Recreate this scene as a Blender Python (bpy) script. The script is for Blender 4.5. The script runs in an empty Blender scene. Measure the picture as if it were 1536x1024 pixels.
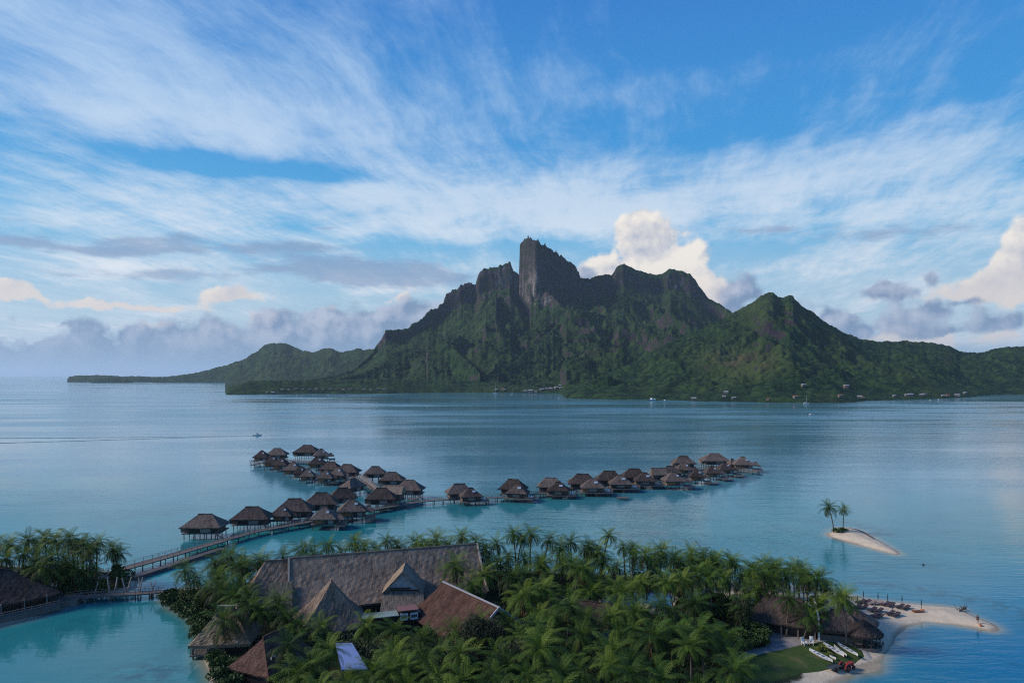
import bpy, bmesh, math, random
import numpy as np
from mathutils import Vector, Matrix
random.seed(7)
R = math.radians
F, HZ, CX, HC = 1024.0, 563.0, 768.0, 50.0     # focal length in photo pixels, horizon row, centre column, drone height
scene = bpy.context.scene
col = scene.collection

def at(px, py, z=0.0):
    Y = (HC - z) * F / (py - HZ)
    return Vector(((px - CX) * Y / F, Y, z))

def atY(px, py, Y):
    return Vector(((px - CX) * Y / F, Y, HC - (py - HZ) * Y / F))

# ---------------------------------------------------------------- tagging
def tag(o, label=None, cat=None, group=None, kind=None):
    if label: o['label'] = label
    if cat: o['category'] = cat
    if group: o['group'] = group
    if kind: o['kind'] = kind
    return o

def empty(name, loc=(0, 0, 0), rz=0.0, sc=1.0):
    o = bpy.data.objects.new(name, None)
    o.empty_display_size = 0.5
    o.location = loc; o.rotation_euler = (0, 0, rz)
    o.scale = (sc, sc, sc) if not isinstance(sc, tuple) else sc
    col.objects.link(o)
    return o

def copy_tree(o, parent=None):
    kids = list(o.children)
    c = o.copy(); col.objects.link(c)
    if parent: c.parent = parent
    for k in kids: copy_tree(k, c)
    return c

class MB:
    """collects geometry for ONE mesh object"""
    def __init__(s): s.v = []; s.f = []; s.uv = []; s.mi = []
    def quadface(s, pts, uv=None, m=0):
        b = len(s.v); s.v += [tuple(p) for p in pts]
        s.f.append(tuple(range(b, b + len(pts))))
        s.uv.append(uv if uv else [(p[0] + p[1] * .37, p[2] + p[1] * .6) for p in pts]); s.mi.append(m)
    def box(s, x0, x1, y0, y1, z0, z1, m=0, M=None):
        c = [Vector((x, y, z)) for z in (z0, z1) for y in (y0, y1) for x in (x0, x1)]
        if M is not None: c = [M @ p for p in c]
        for q in ((0, 2, 3, 1), (4, 5, 7, 6), (0, 1, 5, 4), (2, 6, 7, 3), (0, 4, 6, 2), (1, 3, 7, 5)):
            s.quadface([c[i] for i in q], m=m)
        return s
    def bar(s, a, b, w, h=None, m=0):
        a = Vector(a); b = Vector(b); h = h or w
        d = (b - a).normalized(); up = Vector((0, 0, 1)) if abs(d.z) < .95 else Vector((1, 0, 0))
        x = d.cross(up).normalized() * w / 2; y = x.cross(d).normalized() * h / 2
        c = [p + sx * x + sy * y for p in (a, b) for sy in (-1, 1) for sx in (-1, 1)]
        for q in ((0, 2, 3, 1), (4, 5, 7, 6), (0, 1, 5, 4), (2, 6, 7, 3), (0, 4, 6, 2), (1, 3, 7, 5)):
            s.quadface([c[i] for i in q], m=m)
        return s
    def tube(s, pts, rad, n=7, m=0, cap=True):
        pts = [Vector(p) for p in pts]; b = len(s.v); k = len(pts)
        for i, p in enumerate(pts):
            d = (pts[min(i + 1, k - 1)] - pts[max(i - 1, 0)]).normalized()
            up = Vector((0, 0, 1)) if abs(d.z) < .9 else Vector((1, 0, 0))
            x = d.cross(up).normalized(); y = x.cross(d).normalized()
            r = rad[i] if hasattr(rad, '__len__') else rad
            for j in range(n):
                a = 2 * math.pi * j / n
                s.v.append(tuple(p + x * math.cos(a) * r + y * math.sin(a) * r))
        for i in range(k - 1):
            for j in range(n):
                j2 = (j + 1) % n
                s.f.append((b + i * n + j, b + i * n + j2, b + (i + 1) * n + j2, b + (i + 1) * n + j))
                s.uv.append([(j, i), (j + 1, i), (j + 1, i + 1), (j, i + 1)]); s.mi.append(m)
        if cap:
            for r0 in (0, (k - 1) * n):
                s.f.append(tuple(b + r0 + j for j in (range(n) if r0 else range(n - 1, -1, -1))))
                s.uv.append([(0, 0)] * n); s.mi.append(m)
        return s
    def data(s, name, mats, smooth=False):
        me = bpy.data.meshes.new(name); me.from_pydata(s.v, [], s.f)
        ul = me.uv_layers.new(name='uv')
        ul.data.foreach_set('uv', [c for f in s.uv for p in f for c in p])
        for m in (mats if isinstance(mats, (list, tuple)) else [mats]): me.materials.append(m)
        me.polygons.foreach_set('material_index', s.mi)
        if smooth: me.polygons.foreach_set('use_smooth', [True] * len(s.f))
        me.update()
        return me
    def build(s, name, mats, parent=None, smooth=False):
        o = bpy.data.objects.new(name, s.data(name, mats, smooth)); col.objects.link(o)
        if parent: o.parent = parent
        return o

def meshobj(name, me, parent=None, loc=None):
    o = bpy.data.objects.new(name, me); col.objects.link(o)
    if parent: o.parent = parent
    if loc is not None: o.location = loc
    return o

# ---------------------------------------------------------------- node maths
class X:
    def __init__(s, nt, o): s.nt = nt; s.o = o
    def m(s, op, *a, clamp=False):
        n = s.nt.nodes.new('ShaderNodeMath'); n.operation = op; n.use_clamp = clamp
        for i, v in enumerate((s,) + a):
            if isinstance(v, X): s.nt.links.new(v.o, n.inputs[i])
            else: n.inputs[i].default_value = v
        return X(s.nt, n.outputs[0])
    def __add__(s, b): return s.m('ADD', b)
    def __radd__(s, b): return s.m('ADD', b)
    def __sub__(s, b): return s.m('SUBTRACT', b)
    def __rsub__(s, b): return val(s.nt, b).m('SUBTRACT', s)
    def __mul__(s, b): return s.m('MULTIPLY', b)
    def __rmul__(s, b): return s.m('MULTIPLY', b)
    def __truediv__(s, b): return s.m('DIVIDE', b)
    def pw(s, b): return s.m('POWER', b)
    def cl(s): return s.m('ADD', 0.0, clamp=True)
    def ss(s, a, b, lo=0.0, hi=1.0):
        n = s.nt.nodes.new('ShaderNodeMapRange'); n.interpolation_type = 'SMOOTHSTEP'
        s.nt.links.new(s.o, n.inputs['Value'])
        n.inputs['From Min'].default_value = a; n.inputs['From Max'].default_value = b
        n.inputs['To Min'].default_value = lo; n.inputs['To Max'].default_value = hi
        return X(s.nt, n.outputs['Result'])

def val(nt, v):
    n = nt.nodes.new('ShaderNodeValue'); n.outputs[0].default_value = v
    return X(nt, n.outputs[0])

def vec(nt, x, y, z=0.0):
    n = nt.nodes.new('ShaderNodeCombineXYZ')
    for i, v in enumerate((x, y, z)):
        if isinstance(v, X): nt.links.new(v.o, n.inputs[i])
        else: n.inputs[i].default_value = v
    return n.outputs[0]

def sep(nt, o):
    n = nt.nodes.new('ShaderNodeSeparateXYZ'); nt.links.new(o, n.inputs[0])
    return [X(nt, q) for q in n.outputs]

NDIM = '3D'
def noise(nt, v, scale=1.0, detail=4.0, rough=0.5, dist=0.0, typ='FBM'):
    n = nt.nodes.new('ShaderNodeTexNoise'); nt.links.new(v, n.inputs['Vector'])
    n.noise_dimensions = NDIM
    n.inputs['Scale'].default_value = scale; n.inputs['Detail'].default_value = detail
    n.inputs['Roughness'].default_value = rough; n.inputs['Distortion'].default_value = dist
    return X(nt, n.outputs[0])

def mapping(nt, v, loc=(0, 0, 0), rot=(0, 0, 0), sc=(1, 1, 1), typ='POINT'):
    n = nt.nodes.new('ShaderNodeMapping'); n.vector_type = typ
    nt.links.new(v, n.inputs[0])
    n.inputs['Location'].default_value = loc; n.inputs['Rotation'].default_value = rot; n.inputs['Scale'].default_value = sc
    return n.outputs[0]

def mix(nt, f, a, b, mode='MIX'):
    n = nt.nodes.new('ShaderNodeMix'); n.data_type = 'RGBA'; n.blend_type = mode
    if isinstance(f, X): nt.links.new(f.o, n.inputs[0])
    else: n.inputs[0].default_value = f
    for k, c in ((6, a), (7, b)):
        if isinstance(c, (tuple, list)): n.inputs[k].default_value = tuple(c)[:3] + (1,)
        else: nt.links.new(c, n.inputs[k])
    return n.outputs[2]

def ramp(nt, f, stops):
    n = nt.nodes.new('ShaderNodeValToRGB'); nt.links.new(f.o, n.inputs[0])
    e = n.color_ramp.elements
    while len(e) > 2: e.remove(e[-1])
    for i, (p, c) in enumerate(stops):
        q = e[i] if i < 2 else e.new(p)
        q.position = p; q.color = tuple(c)[:3] + (1,)
    return n.outputs[0]

def attr(nt, name):
    n = nt.nodes.new('ShaderNodeAttribute'); n.attribute_name = name
    return X(nt, n.outputs['Fac'])

MATS = {}
def mat(name, fn=None, color=(.5, .5, .5), rough=.8, spec=.3):
    if name in MATS: return MATS[name]
    m = bpy.data.materials.new(name); m.use_nodes = True
    nt = m.node_tree; b = nt.nodes['Principled BSDF']
    b.inputs['Base Color'].default_value = tuple(color) + (1,)
    b.inputs['Roughness'].default_value = rough
    b.inputs['Specular IOR Level'].default_value = spec
    if fn: fn(nt, b)
    MATS[name] = m
    return m

def objco(nt): return nt.nodes.new('ShaderNodeTexCoord').outputs['Object']
def uvco(nt): return nt.nodes.new('ShaderNodeTexCoord').outputs['UV']
def worldco(nt): return nt.nodes.new('ShaderNodeNewGeometry').outputs['Position']
def orand(nt): return X(nt, nt.nodes.new('ShaderNodeObjectInfo').outputs['Random'])
def bump(nt, b, h, dist=.1, strength=1.0):
    n = nt.nodes.new('ShaderNodeBump'); n.inputs['Distance'].default_value = dist
    n.inputs['Strength'].default_value = strength
    nt.links.new(h.o, n.inputs['Height']); nt.links.new(n.outputs[0], b.inputs['Normal'])
    return n

# ---------------------------------------------------------------- camera, render settings
cd = bpy.data.cameras.new('camera'); cam = bpy.data.objects.new('camera', cd); col.objects.link(cam)
cam.location = (0, 0, HC); cam.rotation_euler = (R(90), 0, 0)
cd.lens = 24; cd.sensor_width = 36; cd.shift_y = (HZ - 512) / 1536.0
cd.clip_start = 0.5; cd.clip_end = 200000
scene.camera = cam
scene.view_settings.view_transform = 'Standard'; scene.view_settings.look = 'None'
scene.view_settings.gamma = 1; scene.view_settings.exposure = 0
cy = scene.cycles
try: scene.render.engine = 'CYCLES'
except Exception: pass
cy.use_denoising = False; cy.filter_width = 1.15
cy.max_bounces = 6; cy.diffuse_bounces = 2; cy.glossy_bounces = 3; cy.transmission_bounces = 3
cy.transparent_max_bounces = 6; cy.volume_bounces = 1
cy.use_adaptive_sampling = True; cy.adaptive_threshold = .006; cy.adaptive_min_samples = 32
cy.sample_clamp_indirect = 4

SUN_EL, SUN_AZ = 34.0, 270.0      # degrees; azimuth clockwise from +Y: behind the camera, to the left
sd = bpy.data.lights.new('sun', 'SUN'); sd.energy = 3.9; sd.angle = R(12); sd.color = (1, .86, .72)
sun = bpy.data.objects.new('sun', sd); col.objects.link(sun)
_a = R(SUN_AZ); _e = R(SUN_EL)
_d = Vector((math.sin(_a) * math.cos(_e), math.cos(_a) * math.cos(_e), math.sin(_e)))
sun.rotation_euler = _d.to_track_quat('Z', 'Y').to_euler()
# ---------------------------------------------------------------- sky
NDIM = '2D'
world = bpy.data.worlds.new('World'); scene.world = world; world.use_nodes = True
nt = world.node_tree
bg = nt.nodes['Background']; bg.inputs['Strength'].default_value = 0.1
world.cycles.sampling_method = 'MANUAL'; world.cycles.sample_map_resolution = 512
dirv = nt.nodes.new('ShaderNodeTexCoord').outputs['Generated']
dx, dy, dz = sep(nt, dirv)
hyp = (dx * dx + dy * dy + 1e-6).pw(.5)
A = dx.m('ARCTAN2', dy)                      # azimuth from +Y
T = dz / hyp                                 # tangent of elevation
p2 = vec(nt, A, T)
def ap(px, py):
    a = math.atan((px - CX) / F)
    return a, (HZ - py) / F * math.cos(a)

def vmath(op, a, b=None, c=None, sc=None):
    n = nt.nodes.new('ShaderNodeVectorMath'); n.operation = op
    for i, q in enumerate((a, b, c)):
        if q is None: continue
        if isinstance(q, (tuple, list)): n.inputs[i].default_value = q
        else: nt.links.new(q, n.inputs[i])
    if sc is not None: n.inputs['Scale'].default_value = sc
    return n

def field(src, lst, soft=False):
    """sum of round or oval patches given as (column, row, half width, half height, weight) of the frame"""
    acc = None
    for px, py, sx, sy, amp in lst:
        a, t = ap(px, py)
        k = math.cos(a) ** 2
        w, h = sx / F * k, sy / F * k ** .5
        if not soft: w *= 2.3; h *= 2.3
        v = vmath('MULTIPLY_ADD', src, (1 / w, 1 / h, 0), (-a / w, -t / h, 0)).outputs[0]
        if soft:
            d = vmath('DOT_PRODUCT', v, v).outputs['Value']
            g = (X(nt, d) * -1.0).m('EXPONENT')
        else:
            q = nt.nodes.new('ShaderNodeTexGradient'); q.gradient_type = 'QUADRATIC_SPHERE'
            nt.links.new(v, q.inputs[0]); g = X(nt, q.outputs['Fac'])
        acc = g * amp if acc is None else g.m('MULTIPLY_ADD', amp, acc)
    return acc

def warped(base, scale, amp, detail=3):
    n = nt.nodes.new('ShaderNodeTexNoise'); nt.links.new(base, n.inputs['Vector']); n.noise_dimensions = '2D'
    n.inputs['Scale'].default_value = scale; n.inputs['Detail'].default_value = detail
    s = nt.nodes.new('ShaderNodeVectorMath'); s.operation = 'SUBTRACT'
    nt.links.new(n.outputs['Color'], s.inputs[0]); s.inputs[1].default_value = (.5, .5, .5)
    q = nt.nodes.new('ShaderNodeVectorMath'); q.operation = 'SCALE'; q.inputs['Scale'].default_value = amp
    nt.links.new(s.outputs[0], q.inputs[0])
    w = nt.nodes.new('ShaderNodeVectorMath'); w.operation = 'ADD'
    nt.links.new(base, w.inputs[0]); nt.links.new(q.outputs[0], w.inputs[1])
    return w.outputs[0]

sky = nt.nodes.new('ShaderNodeTexSky'); sky.sky_type = 'NISHITA'; sky.sun_disc = False
sky.sun_elevation = R(SUN_EL); sky.sun_rotation = R(SUN_AZ); sky.altitude = 50
sky.air_density = 1.0; sky.dust_density = .6; sky.ozone_density = 1.5
blue = ramp(nt, T.cl(), [(0, (3.0, 4.4, 5.6)), (.08, (2.6, 5.2, 7.0)), (.2, (.95, 4.5, 7.9)), (.33, (.40, 3.2, 7.4)), (.55, (.28, 2.2, 6.5)), (1, (.2, 1.2, 4.2))])
base = mix(nt, .12, blue, sky.outputs[0])

# high cirrus: streaks that run away from the viewer on a flat layer overhead
Tp = T.m('MAXIMUM', 0.0) + .10
P = vec(nt, A.m('SINE') / Tp, A.m('COSINE') / Tp)
Pr = mapping(nt, P, (0, 0, 0), (0, 0, R(12)), (1, 1, 1))
Pw = warped(Pr, .8, .32)
Ws0 = warped(mapping(nt, p2, rot=(0, 0, R(-4))), 6, .05)
st1 = noise(nt, mapping(nt, Pw, sc=(2.6, 1.05, 1)), 1.0, 5, .62)
st2 = noise(nt, mapping(nt, Pw, (3, 1, 7), sc=(8.5, 2.6, 1)), 1.0, 6, .68)
st3 = noise(nt, mapping(nt, Ws0, sc=(5.5, 26, 1)), 1.0, 6, .62)
Ws = warped(p2, 3.5, .10)
cov = field(Ws, [(150, 40, 460, 130, .60), (60, 190, 300, 60, .34), (330, 190, 260, 42, .34), (620, 200, 260, 80, .26), (690, 300, 420, 48, .62),
                 (1150, 290, 420, 50, .50), (1330, 250, 260, 30, .26), (1450, 190, 130, 14, .22), (120, 325, 340, 40, .46), (620, 345, 260, 22, .30),
                 (1420, 340, 240, 50, .34), (1120, 110, 330, 42, .26), (830, 130, 80, 60, .12), (300, 400, 420, 30, .30), (1200, 420, 500, 40, .16),
                 (330, 262, 150, 17, -.95), (500, 272, 100, 12, -.45), (1120, 374, 150, 12, -.35), (720, 372, 150, 9, -.30), (1350, 50, 330, 60, -.16), (930, 60, 240, 70, -.14)], True)
cirr = (cov + (st1 - .5) * .85 + (st2 - .5) * .75 + (st3 - .5) * (1.15 - T.ss(.18, .42) * .9) + .06).ss(-.02, .98)
vv = T.ss(.02, .10)                         # denser milky veil towards the horizon
lowveil = (1.0 - T.ss(.04, .26)) * .70
cir_col = mix(nt, T.ss(.1, .5), (7.8, 8.4, 9.1), (5.0, 6.8, 9.0))
c0 = mix(nt, (cirr * .80 + lowveil * (.55 + (st1 - .4) * 1.0)).cl(), base, cir_col)

# flat grey-violet sheets
Wq = warped(p2, 9, .035, 4)
n1 = noise(nt, mapping(nt, p2, sc=(9, 42, 1)), 1.0, 5, .6)
flat = field(Wq, [(400, 371, 120, 10, 1.1), (250, 376, 160, 10, .8), (120, 372, 130, 8, .9), (30, 366, 50, 7, .7), (545, 406, 100, 16, 1.2), (590, 420, 90, 16, 1.2), (640, 412, 60, 6, .7), (470, 404, 50, 8, .6), (350, 408, 80, 9, .7), (190, 412, 110, 9, .55),
                  (490, 338, 34, 6, .6), (20, 325, 60, 6, .5), (1170, 345, 130, 16, .3), (1330, 350, 120, 24, .42)])
flm = (flat + (n1 - .5) * 2.4 * flat.ss(.0, .25)).ss(.12, .95)
c1 = mix(nt, flm * .66, c0, (2.4, 3.3, 5.2))

# cumulus towers and banks
Wc = warped(p2, 22, .03, 4)
nf = lambda off: noise(nt, mapping(nt, p2, off), 14.0, 6, .52)
na, nb = nf((0, 0, 0)), nf((-.010, .012, 0))
emb = (na - nb) * 3.4
white = field(Wc, [(975, 388, 52, 40, 1.9), (968, 350, 28, 28, 1.6), (1004, 364, 26, 20, .7), (930, 396, 34, 22, 1.1), (1035, 388, 34, 26, .8), (1073, 432, 22, 20, 1.2), (900, 406, 24, 14, .8),
                   (365, 444, 44, 11, 1.5), (325, 450, 22, 8, .9), (405, 437, 20, 9, .9), (18, 434, 30, 13, 1.3), (55, 446, 30, 8, .8), (200, 459, 120, 7, 1.0), (240, 488, 34, 9, .8), (400, 478, 60, 12, .8), (500, 462, 34, 10, .7), (585, 448, 30, 10, .8),
                   (1553, 372, 36, 44, 2.0), (1535, 420, 44, 24, 1.2), (1470, 440, 80, 18, 1.0), (1440, 505, 110, 18, .8), (1330, 508, 70, 11, .6)])
wm = (white * (1.0 + (na - .5) * 2.2) + (na - .5) * white.ss(0, .35) * 1.9).ss(.24, .72)
wc = mix(nt, (emb + T.ss(.02, .16) * .35 + .42).cl(), (4.0, 4.5, 5.9), (9.6, 8.9, 8.0))
wlow = mix(nt, T.ss(.07, .17), (8.0, 7.3, 6.8), wc)
c2 = mix(nt, wm * .95, c1, wlow)
grey = field(Wc, [(60, 528, 260, 26, 1.7), (260, 524, 210, 26, 1.6), (430, 512, 150, 32, 1.6), (545, 492, 80, 30, 1.5), (600, 472, 44, 18, .8), (650, 515, 60, 40, 1.3), (80, 486, 60, 9, .7), (440, 470, 40, 14, .8),
                  (1115, 438, 30, 20, 1.6), (1180, 454, 26, 12, 1.0), (1125, 474, 60, 16, 1.0), (1325, 441, 34, 13, 1.7), (1338, 429, 16, 8, .5), (1395, 420, 9, 10, .8), (1240, 474, 34, 11, .9), (1300, 490, 70, 12, 1.0), (1395, 466, 50, 11, 1.3),
                  (1500, 480, 46, 13, 1.2), (1430, 494, 40, 7, .8), (1180, 505, 120, 18, .8), (882, 411, 14, 10, 1.2), (1450, 452, 30, 5, .7)])
gm = (grey * (1.0 + (na - .5) * 2.2) + (na - .5) * grey.ss(0, .4) * 2.1).ss(.14, .80)
gc = mix(nt, (emb * 1.5 + .32).cl(), (1.8, 2.7, 4.4), (4.9, 5.4, 6.7))
gdark = mix(nt, (1.0 - T.ss(.0, .09)) * .7, gc, (1.9, 3.1, 4.6))
c3 = mix(nt, gm * .9, c2, gdark)
hzc = mix(nt, (1.0 - T.ss(.0, .05)) * .6, c3, (2.2, 3.5, 4.9))
# half of the sphere below the horizon: dark sea colour
c4 = mix(nt, dz.ss(-.02, .0), (.5, 1.2, 1.8), hzc)
nt.links.new(c4, bg.inputs['Color'])
NDIM = '3D'
# ---------------------------------------------------------------- numpy noise
def _h(ix, iy, seed):
    h = (ix.astype(np.int64) * 374761393 + iy.astype(np.int64) * 668265263 + seed * 1274126177) & 0xffffffff
    h = ((h ^ (h >> 13)) * 1274126177) & 0xffffffff
    return ((h ^ (h >> 16)) & 0xffff).astype(np.float32) / 65535.0

def perlin(x, y, seed=0):
    ix = np.floor(x); iy = np.floor(y); fx = (x - ix).astype(np.float32); fy = (y - iy).astype(np.float32)
    def g(ox, oy):
        a = _h(ix + ox, iy + oy, seed) * 6.2831853
        return np.cos(a) * (fx - ox) + np.sin(a) * (fy - oy)
    u = fx * fx * fx * (fx * (fx * 6 - 15) + 10); v = fy * fy * fy * (fy * (fy * 6 - 15) + 10)
    a = g(0, 0) * (1 - u) + g(1, 0) * u; b = g(0, 1) * (1 - u) + g(1, 1) * u
    return (a * (1 - v) + b * v) * 1.5

def fbm(x, y, o=4, seed=0, gain=.5):
    s = 0; a = 1.0; f = 1.0
    for i in range(o):
        s = s + a * perlin(x * f, y * f, seed + i * 17); a *= gain; f *= 2.03
    return s

def ridged(x, y, o=4, seed=0, gain=.5):
    s = 0; a = 1.0; f = 1.0; t = 0
    for i in range(o):
        s = s + a * (1 - np.abs(perlin(x * f, y * f, seed + i * 31)) * 2); t += a; a *= gain; f *= 2.07
    return s / t

def cells(x, y, seed=0):
    """domes of a crowded canopy: height 0..1 and a random value per crown"""
    ix = np.floor(x); iy = np.floor(y)
    best = np.full(x.shape, -9., np.float32); rnd = np.zeros(x.shape, np.float32)
    for ox in (-1, 0, 1):
        for oy in (-1, 0, 1):
            cx = ix + ox; cyy = iy + oy
            jx = cx + .5 + (_h(cx, cyy, seed) - .5) * .8; jy = cyy + .5 + (_h(cx, cyy, seed + 5) - .5) * .8
            r = _h(cx, cyy, seed + 9)
            d2 = (x - jx) ** 2 + (y - jy) ** 2
            hgt = (.55 + .45 * r) - d2 * 1.1
            k = hgt > best
            best = np.where(k, hgt, best); rnd = np.where(k, r, rnd)
    return np.clip(best, -.3, 1), rnd

def grid_mesh(name, Xa, Ya, Za, attrs=(), keep=None, mats=(), smooth=True):
    nr, nc = Xa.shape
    idx = np.arange(nr * nc).reshape(nr, nc)
    q = np.stack([idx[:-1, :-1], idx[:-1, 1:], idx[1:, 1:], idx[1:, :-1]], -1).reshape(-1, 4)
    if keep is not None:
        k = keep.ravel(); q = q[k[q].any(axis=1)]
    used = np.zeros(nr * nc, bool); used[q.ravel()] = True
    remap = np.cumsum(used) - 1
    q = remap[q].astype(np.int32)
    co = np.stack([Xa.ravel(), Ya.ravel(), Za.ravel()], -1)[used].astype(np.float32)
    me = bpy.data.meshes.new(name)
    me.vertices.add(len(co)); me.vertices.foreach_set('co', co.ravel())
    me.loops.add(q.size); me.loops.foreach_set('vertex_index', q.ravel())
    me.polygons.add(len(q)); me.polygons.foreach_set('loop_start', np.arange(0, q.size, 4, dtype=np.int32))
    if smooth: me.polygons.foreach_set('use_smooth', np.ones(len(q), bool))
    for an, av in attrs:
        at_ = me.attributes.new(an, 'FLOAT', 'POINT')
        at_.data.foreach_set('value', av.ravel()[used].astype(np.float32))
    for m in mats: me.materials.append(m)
    me.update(calc_edges=True)
    return meshobj(name, me)

# ---------------------------------------------------------------- the far island
def make_far_island():
    px = np.arange(40, 1790, 1.3)
    yy = [1190.0]
    while yy[-1] < 6200: yy.append(yy[-1] * (1.00165 if yy[-1] < 4200 else 1.004))
    yy = np.array(yy)
    PX, Y = np.meshgrid(px, yy)
    X = (PX - CX) / F * Y
    shore_pts = [(40, 575), (100, 571), (235, 571.5), (240, 574), (330, 574), (336, 574), (338, 592), (352, 592), (420, 591), (560, 590), (700, 588.5), (840, 589.5), (850, 597), (930, 599),
                 (1000, 600), (1080, 602), (1200, 604), (1250, 604.5), (1300, 601), (1400, 598), (1450, 595.5), (1490, 592), (1600, 591), (1790, 592)]
    sx = np.array([p[0] for p in shore_pts]); sy = np.array([p[1] for p in shore_pts])
    Ys = HC * F / (np.interp(px, sx, sy) - HZ)
    Ys = Ys + fbm(px * .02, px * 0 + 3.3, 3, 5) * 25
    Z = np.full(Y.shape, -20.0)
    w1 = fbm(X / 420, Y / 420, 4, 11); w2 = ridged(X / 300 + w1 * .35, Y / 520, 5, 23)
    w3 = ridged(X / 110, Y / 110, 4, 41)

    def layer(pts, prof, back, shore=None, rough=1.0, sil=2.5, warp=.10, jag=None):
        nonlocal Z
        p = np.array(pts, float)
        inside = (px >= p[0, 0]) & (px <= p[-1, 0])
        py = np.interp(px, p[:, 0], p[:, 1]); Yr = np.interp(px, p[:, 0], p[:, 2])
        py = py + fbm(px * .11, px * 0 + 1.7, 3, 77) * sil * .45
        if jag is not None: py = py + (fbm(px * .075, px * 0 + 8.1, 4, 15)) * 4.2 * np.interp(px, jag[0], jag[1])
        Zr = HC - (py - HZ) * Yr / F
        Zr = np.where(inside, Zr, -30)
        sh = Ys if shore is None else np.interp(px, [q[0] for q in shore], [HC * F / (q[1] - HZ) for q in shore])
        t = (Y - sh) / np.maximum(Yr - sh, 30)
        bell = np.clip(4 * t * (1 - t), 0, 1)
        t2 = t + bell * (w1 * warp * 1.3 + (w2 - .45) * warp * 1.5)
        pr = np.array(prof)
        zf = Zr * np.interp(np.clip(t2, 0, 1), pr[:, 0], pr[:, 1])
        zf = zf + bell * Zr * ((w3 - .5) * .045 + (w2 - .5) * .13) * rough
        zb = Zr * np.exp(-np.clip((Y - Yr) / back, 0, 9) ** 1.5)
        z = np.where(t < 1, zf, zb)
        z = np.where(t < 0, np.maximum(t * 60, -20), z)
        z = np.where(Zr < 0, -20, z)
        Z = np.maximum(Z, z)
        return Zr, Yr

    def spur(pts, slope, sil=2.0, far=None):
        nonlocal Z
        p = np.array(pts, float)
        inside = (px >= p[0, 0]) & (px <= p[-1, 0])
        py = np.interp(px, p[:, 0], p[:, 1]); Yr = np.interp(px, p[:, 0], p[:, 2])
        py = py + fbm(px * .13, px * 0 + 4.7, 4, 99) * sil * .5
        Zr = np.where(inside, HC - (py - HZ) * Yr / F, -400)
        d = np.abs(Y - Yr)
        z = Zr - np.where(Y < Yr, d * slope * (1 + .25 * (w2 - .5)), d * (far or slope)) + (w3 - .5) * np.clip(d, 0, 90) * .25
        Z = np.maximum(Z, z)

    P_low = [(0, 0), (.03, .05), (.2, .30), (.5, .66), (.8, .93), (1, 1)]
    P_mass = [(0, 0), (.02, .010), (.15, .055), (.35, .15), (.55, .28), (.72, .43), (.84, .56), (.93, .70), (.978, .80), (.988, .95), (1, 1)]
    P_hill = [(0, 0), (.03, .02), (.15, .10), (.35, .26), (.6, .50), (.8, .74), (.93, .90), (1, 1)]
    # low islets far left, the left hill, the low point in front
    layer([(100, 570, 5300), (104, 565.5, 5300), (120, 564, 5300), (150, 563.5, 5300), (180, 565, 5300), (205, 565, 5200), (240, 566.5, 5100), (262, 569, 5000)], P_low, 120, [(40, 573), (300, 573)], .3, 1.2)
    layer([(135, 572, 4700), (142, 568, 4700), (170, 566.5, 4700), (190, 568, 4700), (200, 572, 4700)], P_low, 80, [(40, 574), (300, 574)], .3, 1.0)
    left = [(228, 571, 4700), (240, 567, 4800), (265, 564.5, 4900), (300, 559, 5000), (335, 550, 5000), (365, 540, 5000), (385, 528, 5000), (397, 518, 5000), (410, 515, 5000), (428, 516, 5000), (440, 521, 5000),
            (455, 527, 4900), (470, 530, 4800), (483, 524, 4750), (498, 523.5, 4700), (510, 529, 4650), (525, 527, 4600), (536, 522.5, 4550), (545, 527, 4500), (560, 524, 4400), (575, 521, 4300), (640, 545, 4200), (700, 585, 4100)]
    layer(left, P_hill, 420, [(228, 574), (336, 574), (420, 575), (700, 576)], 1.0, 2.0)
    main = [(345, 588, 2300), (400, 578, 2500), (450, 573, 2700), (500, 566, 2900), (530, 556, 3000), (552, 538, 3080), (566, 519, 3150), (572, 508, 3150), (578, 497, 3150), (592, 494, 3180), (600, 497, 3200), (612, 494, 3220), (618, 489, 3240),
            (628, 484, 3260), (640, 471, 3300), (655, 463, 3330), (664, 455, 3350), (667, 444, 3370), (680, 436, 3380), (684, 431, 3380), (690, 427, 3380), (700, 430, 3390), (712, 426, 3400), (718, 412, 3400), (732, 404, 3410),
            (738, 407, 3410), (748, 401, 3410), (755, 394, 3410), (765, 398, 3410), (772, 410, 3410), (780, 416, 3420), (800, 420, 3420), (860, 421, 3450), (872, 419, 3550), (885, 420, 3600), (900, 414, 3650), (918, 413, 3700),
            (925, 402, 3700), (935, 396, 3700), (945, 402, 3720), (960, 408, 3740), (980, 414, 3760), (992, 412, 3780), (1005, 405, 3780), (1020, 407, 3780), (1035, 412, 3780), (1045, 423, 3770), (1052, 434, 3760),
            (1062, 448, 3740), (1080, 458, 3700), (1098, 471, 3650), (1130, 484, 3600), (1200, 505, 3500), (1300, 540, 3400), (1400, 575, 3300)]
    layer(main, P_mass, 380, None, 1.0, 2.2, .10, ([575, 590, 640, 670, 775, 790, 1000, 1030, 1050], [0, .8, .4, 1.3, 1.3, 0, 0, .5, 0]))
    # point and foothills in front
    layer([(337, 589, 1950), (345, 582, 1950), (356, 579, 1960), (372, 574, 1980), (400, 572.5, 2000), (450, 573, 2000), (500, 572, 2030), (560, 571, 2060), (640, 572, 2120), (720, 574, 2120), (800, 579, 2080), (846, 588, 2000)],
          P_low, 300, None, .4, 1.5, .05)
    spur([(795, 425, 3340), (812, 432, 3290), (830, 445, 3200), (845, 462, 3100), (860, 472, 3020), (872, 478, 2960), (885, 480, 2900), (905, 484, 2850), (930, 497, 2780), (960, 520, 2620), (1000, 545, 2420)], .95, 4, .8)
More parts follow.
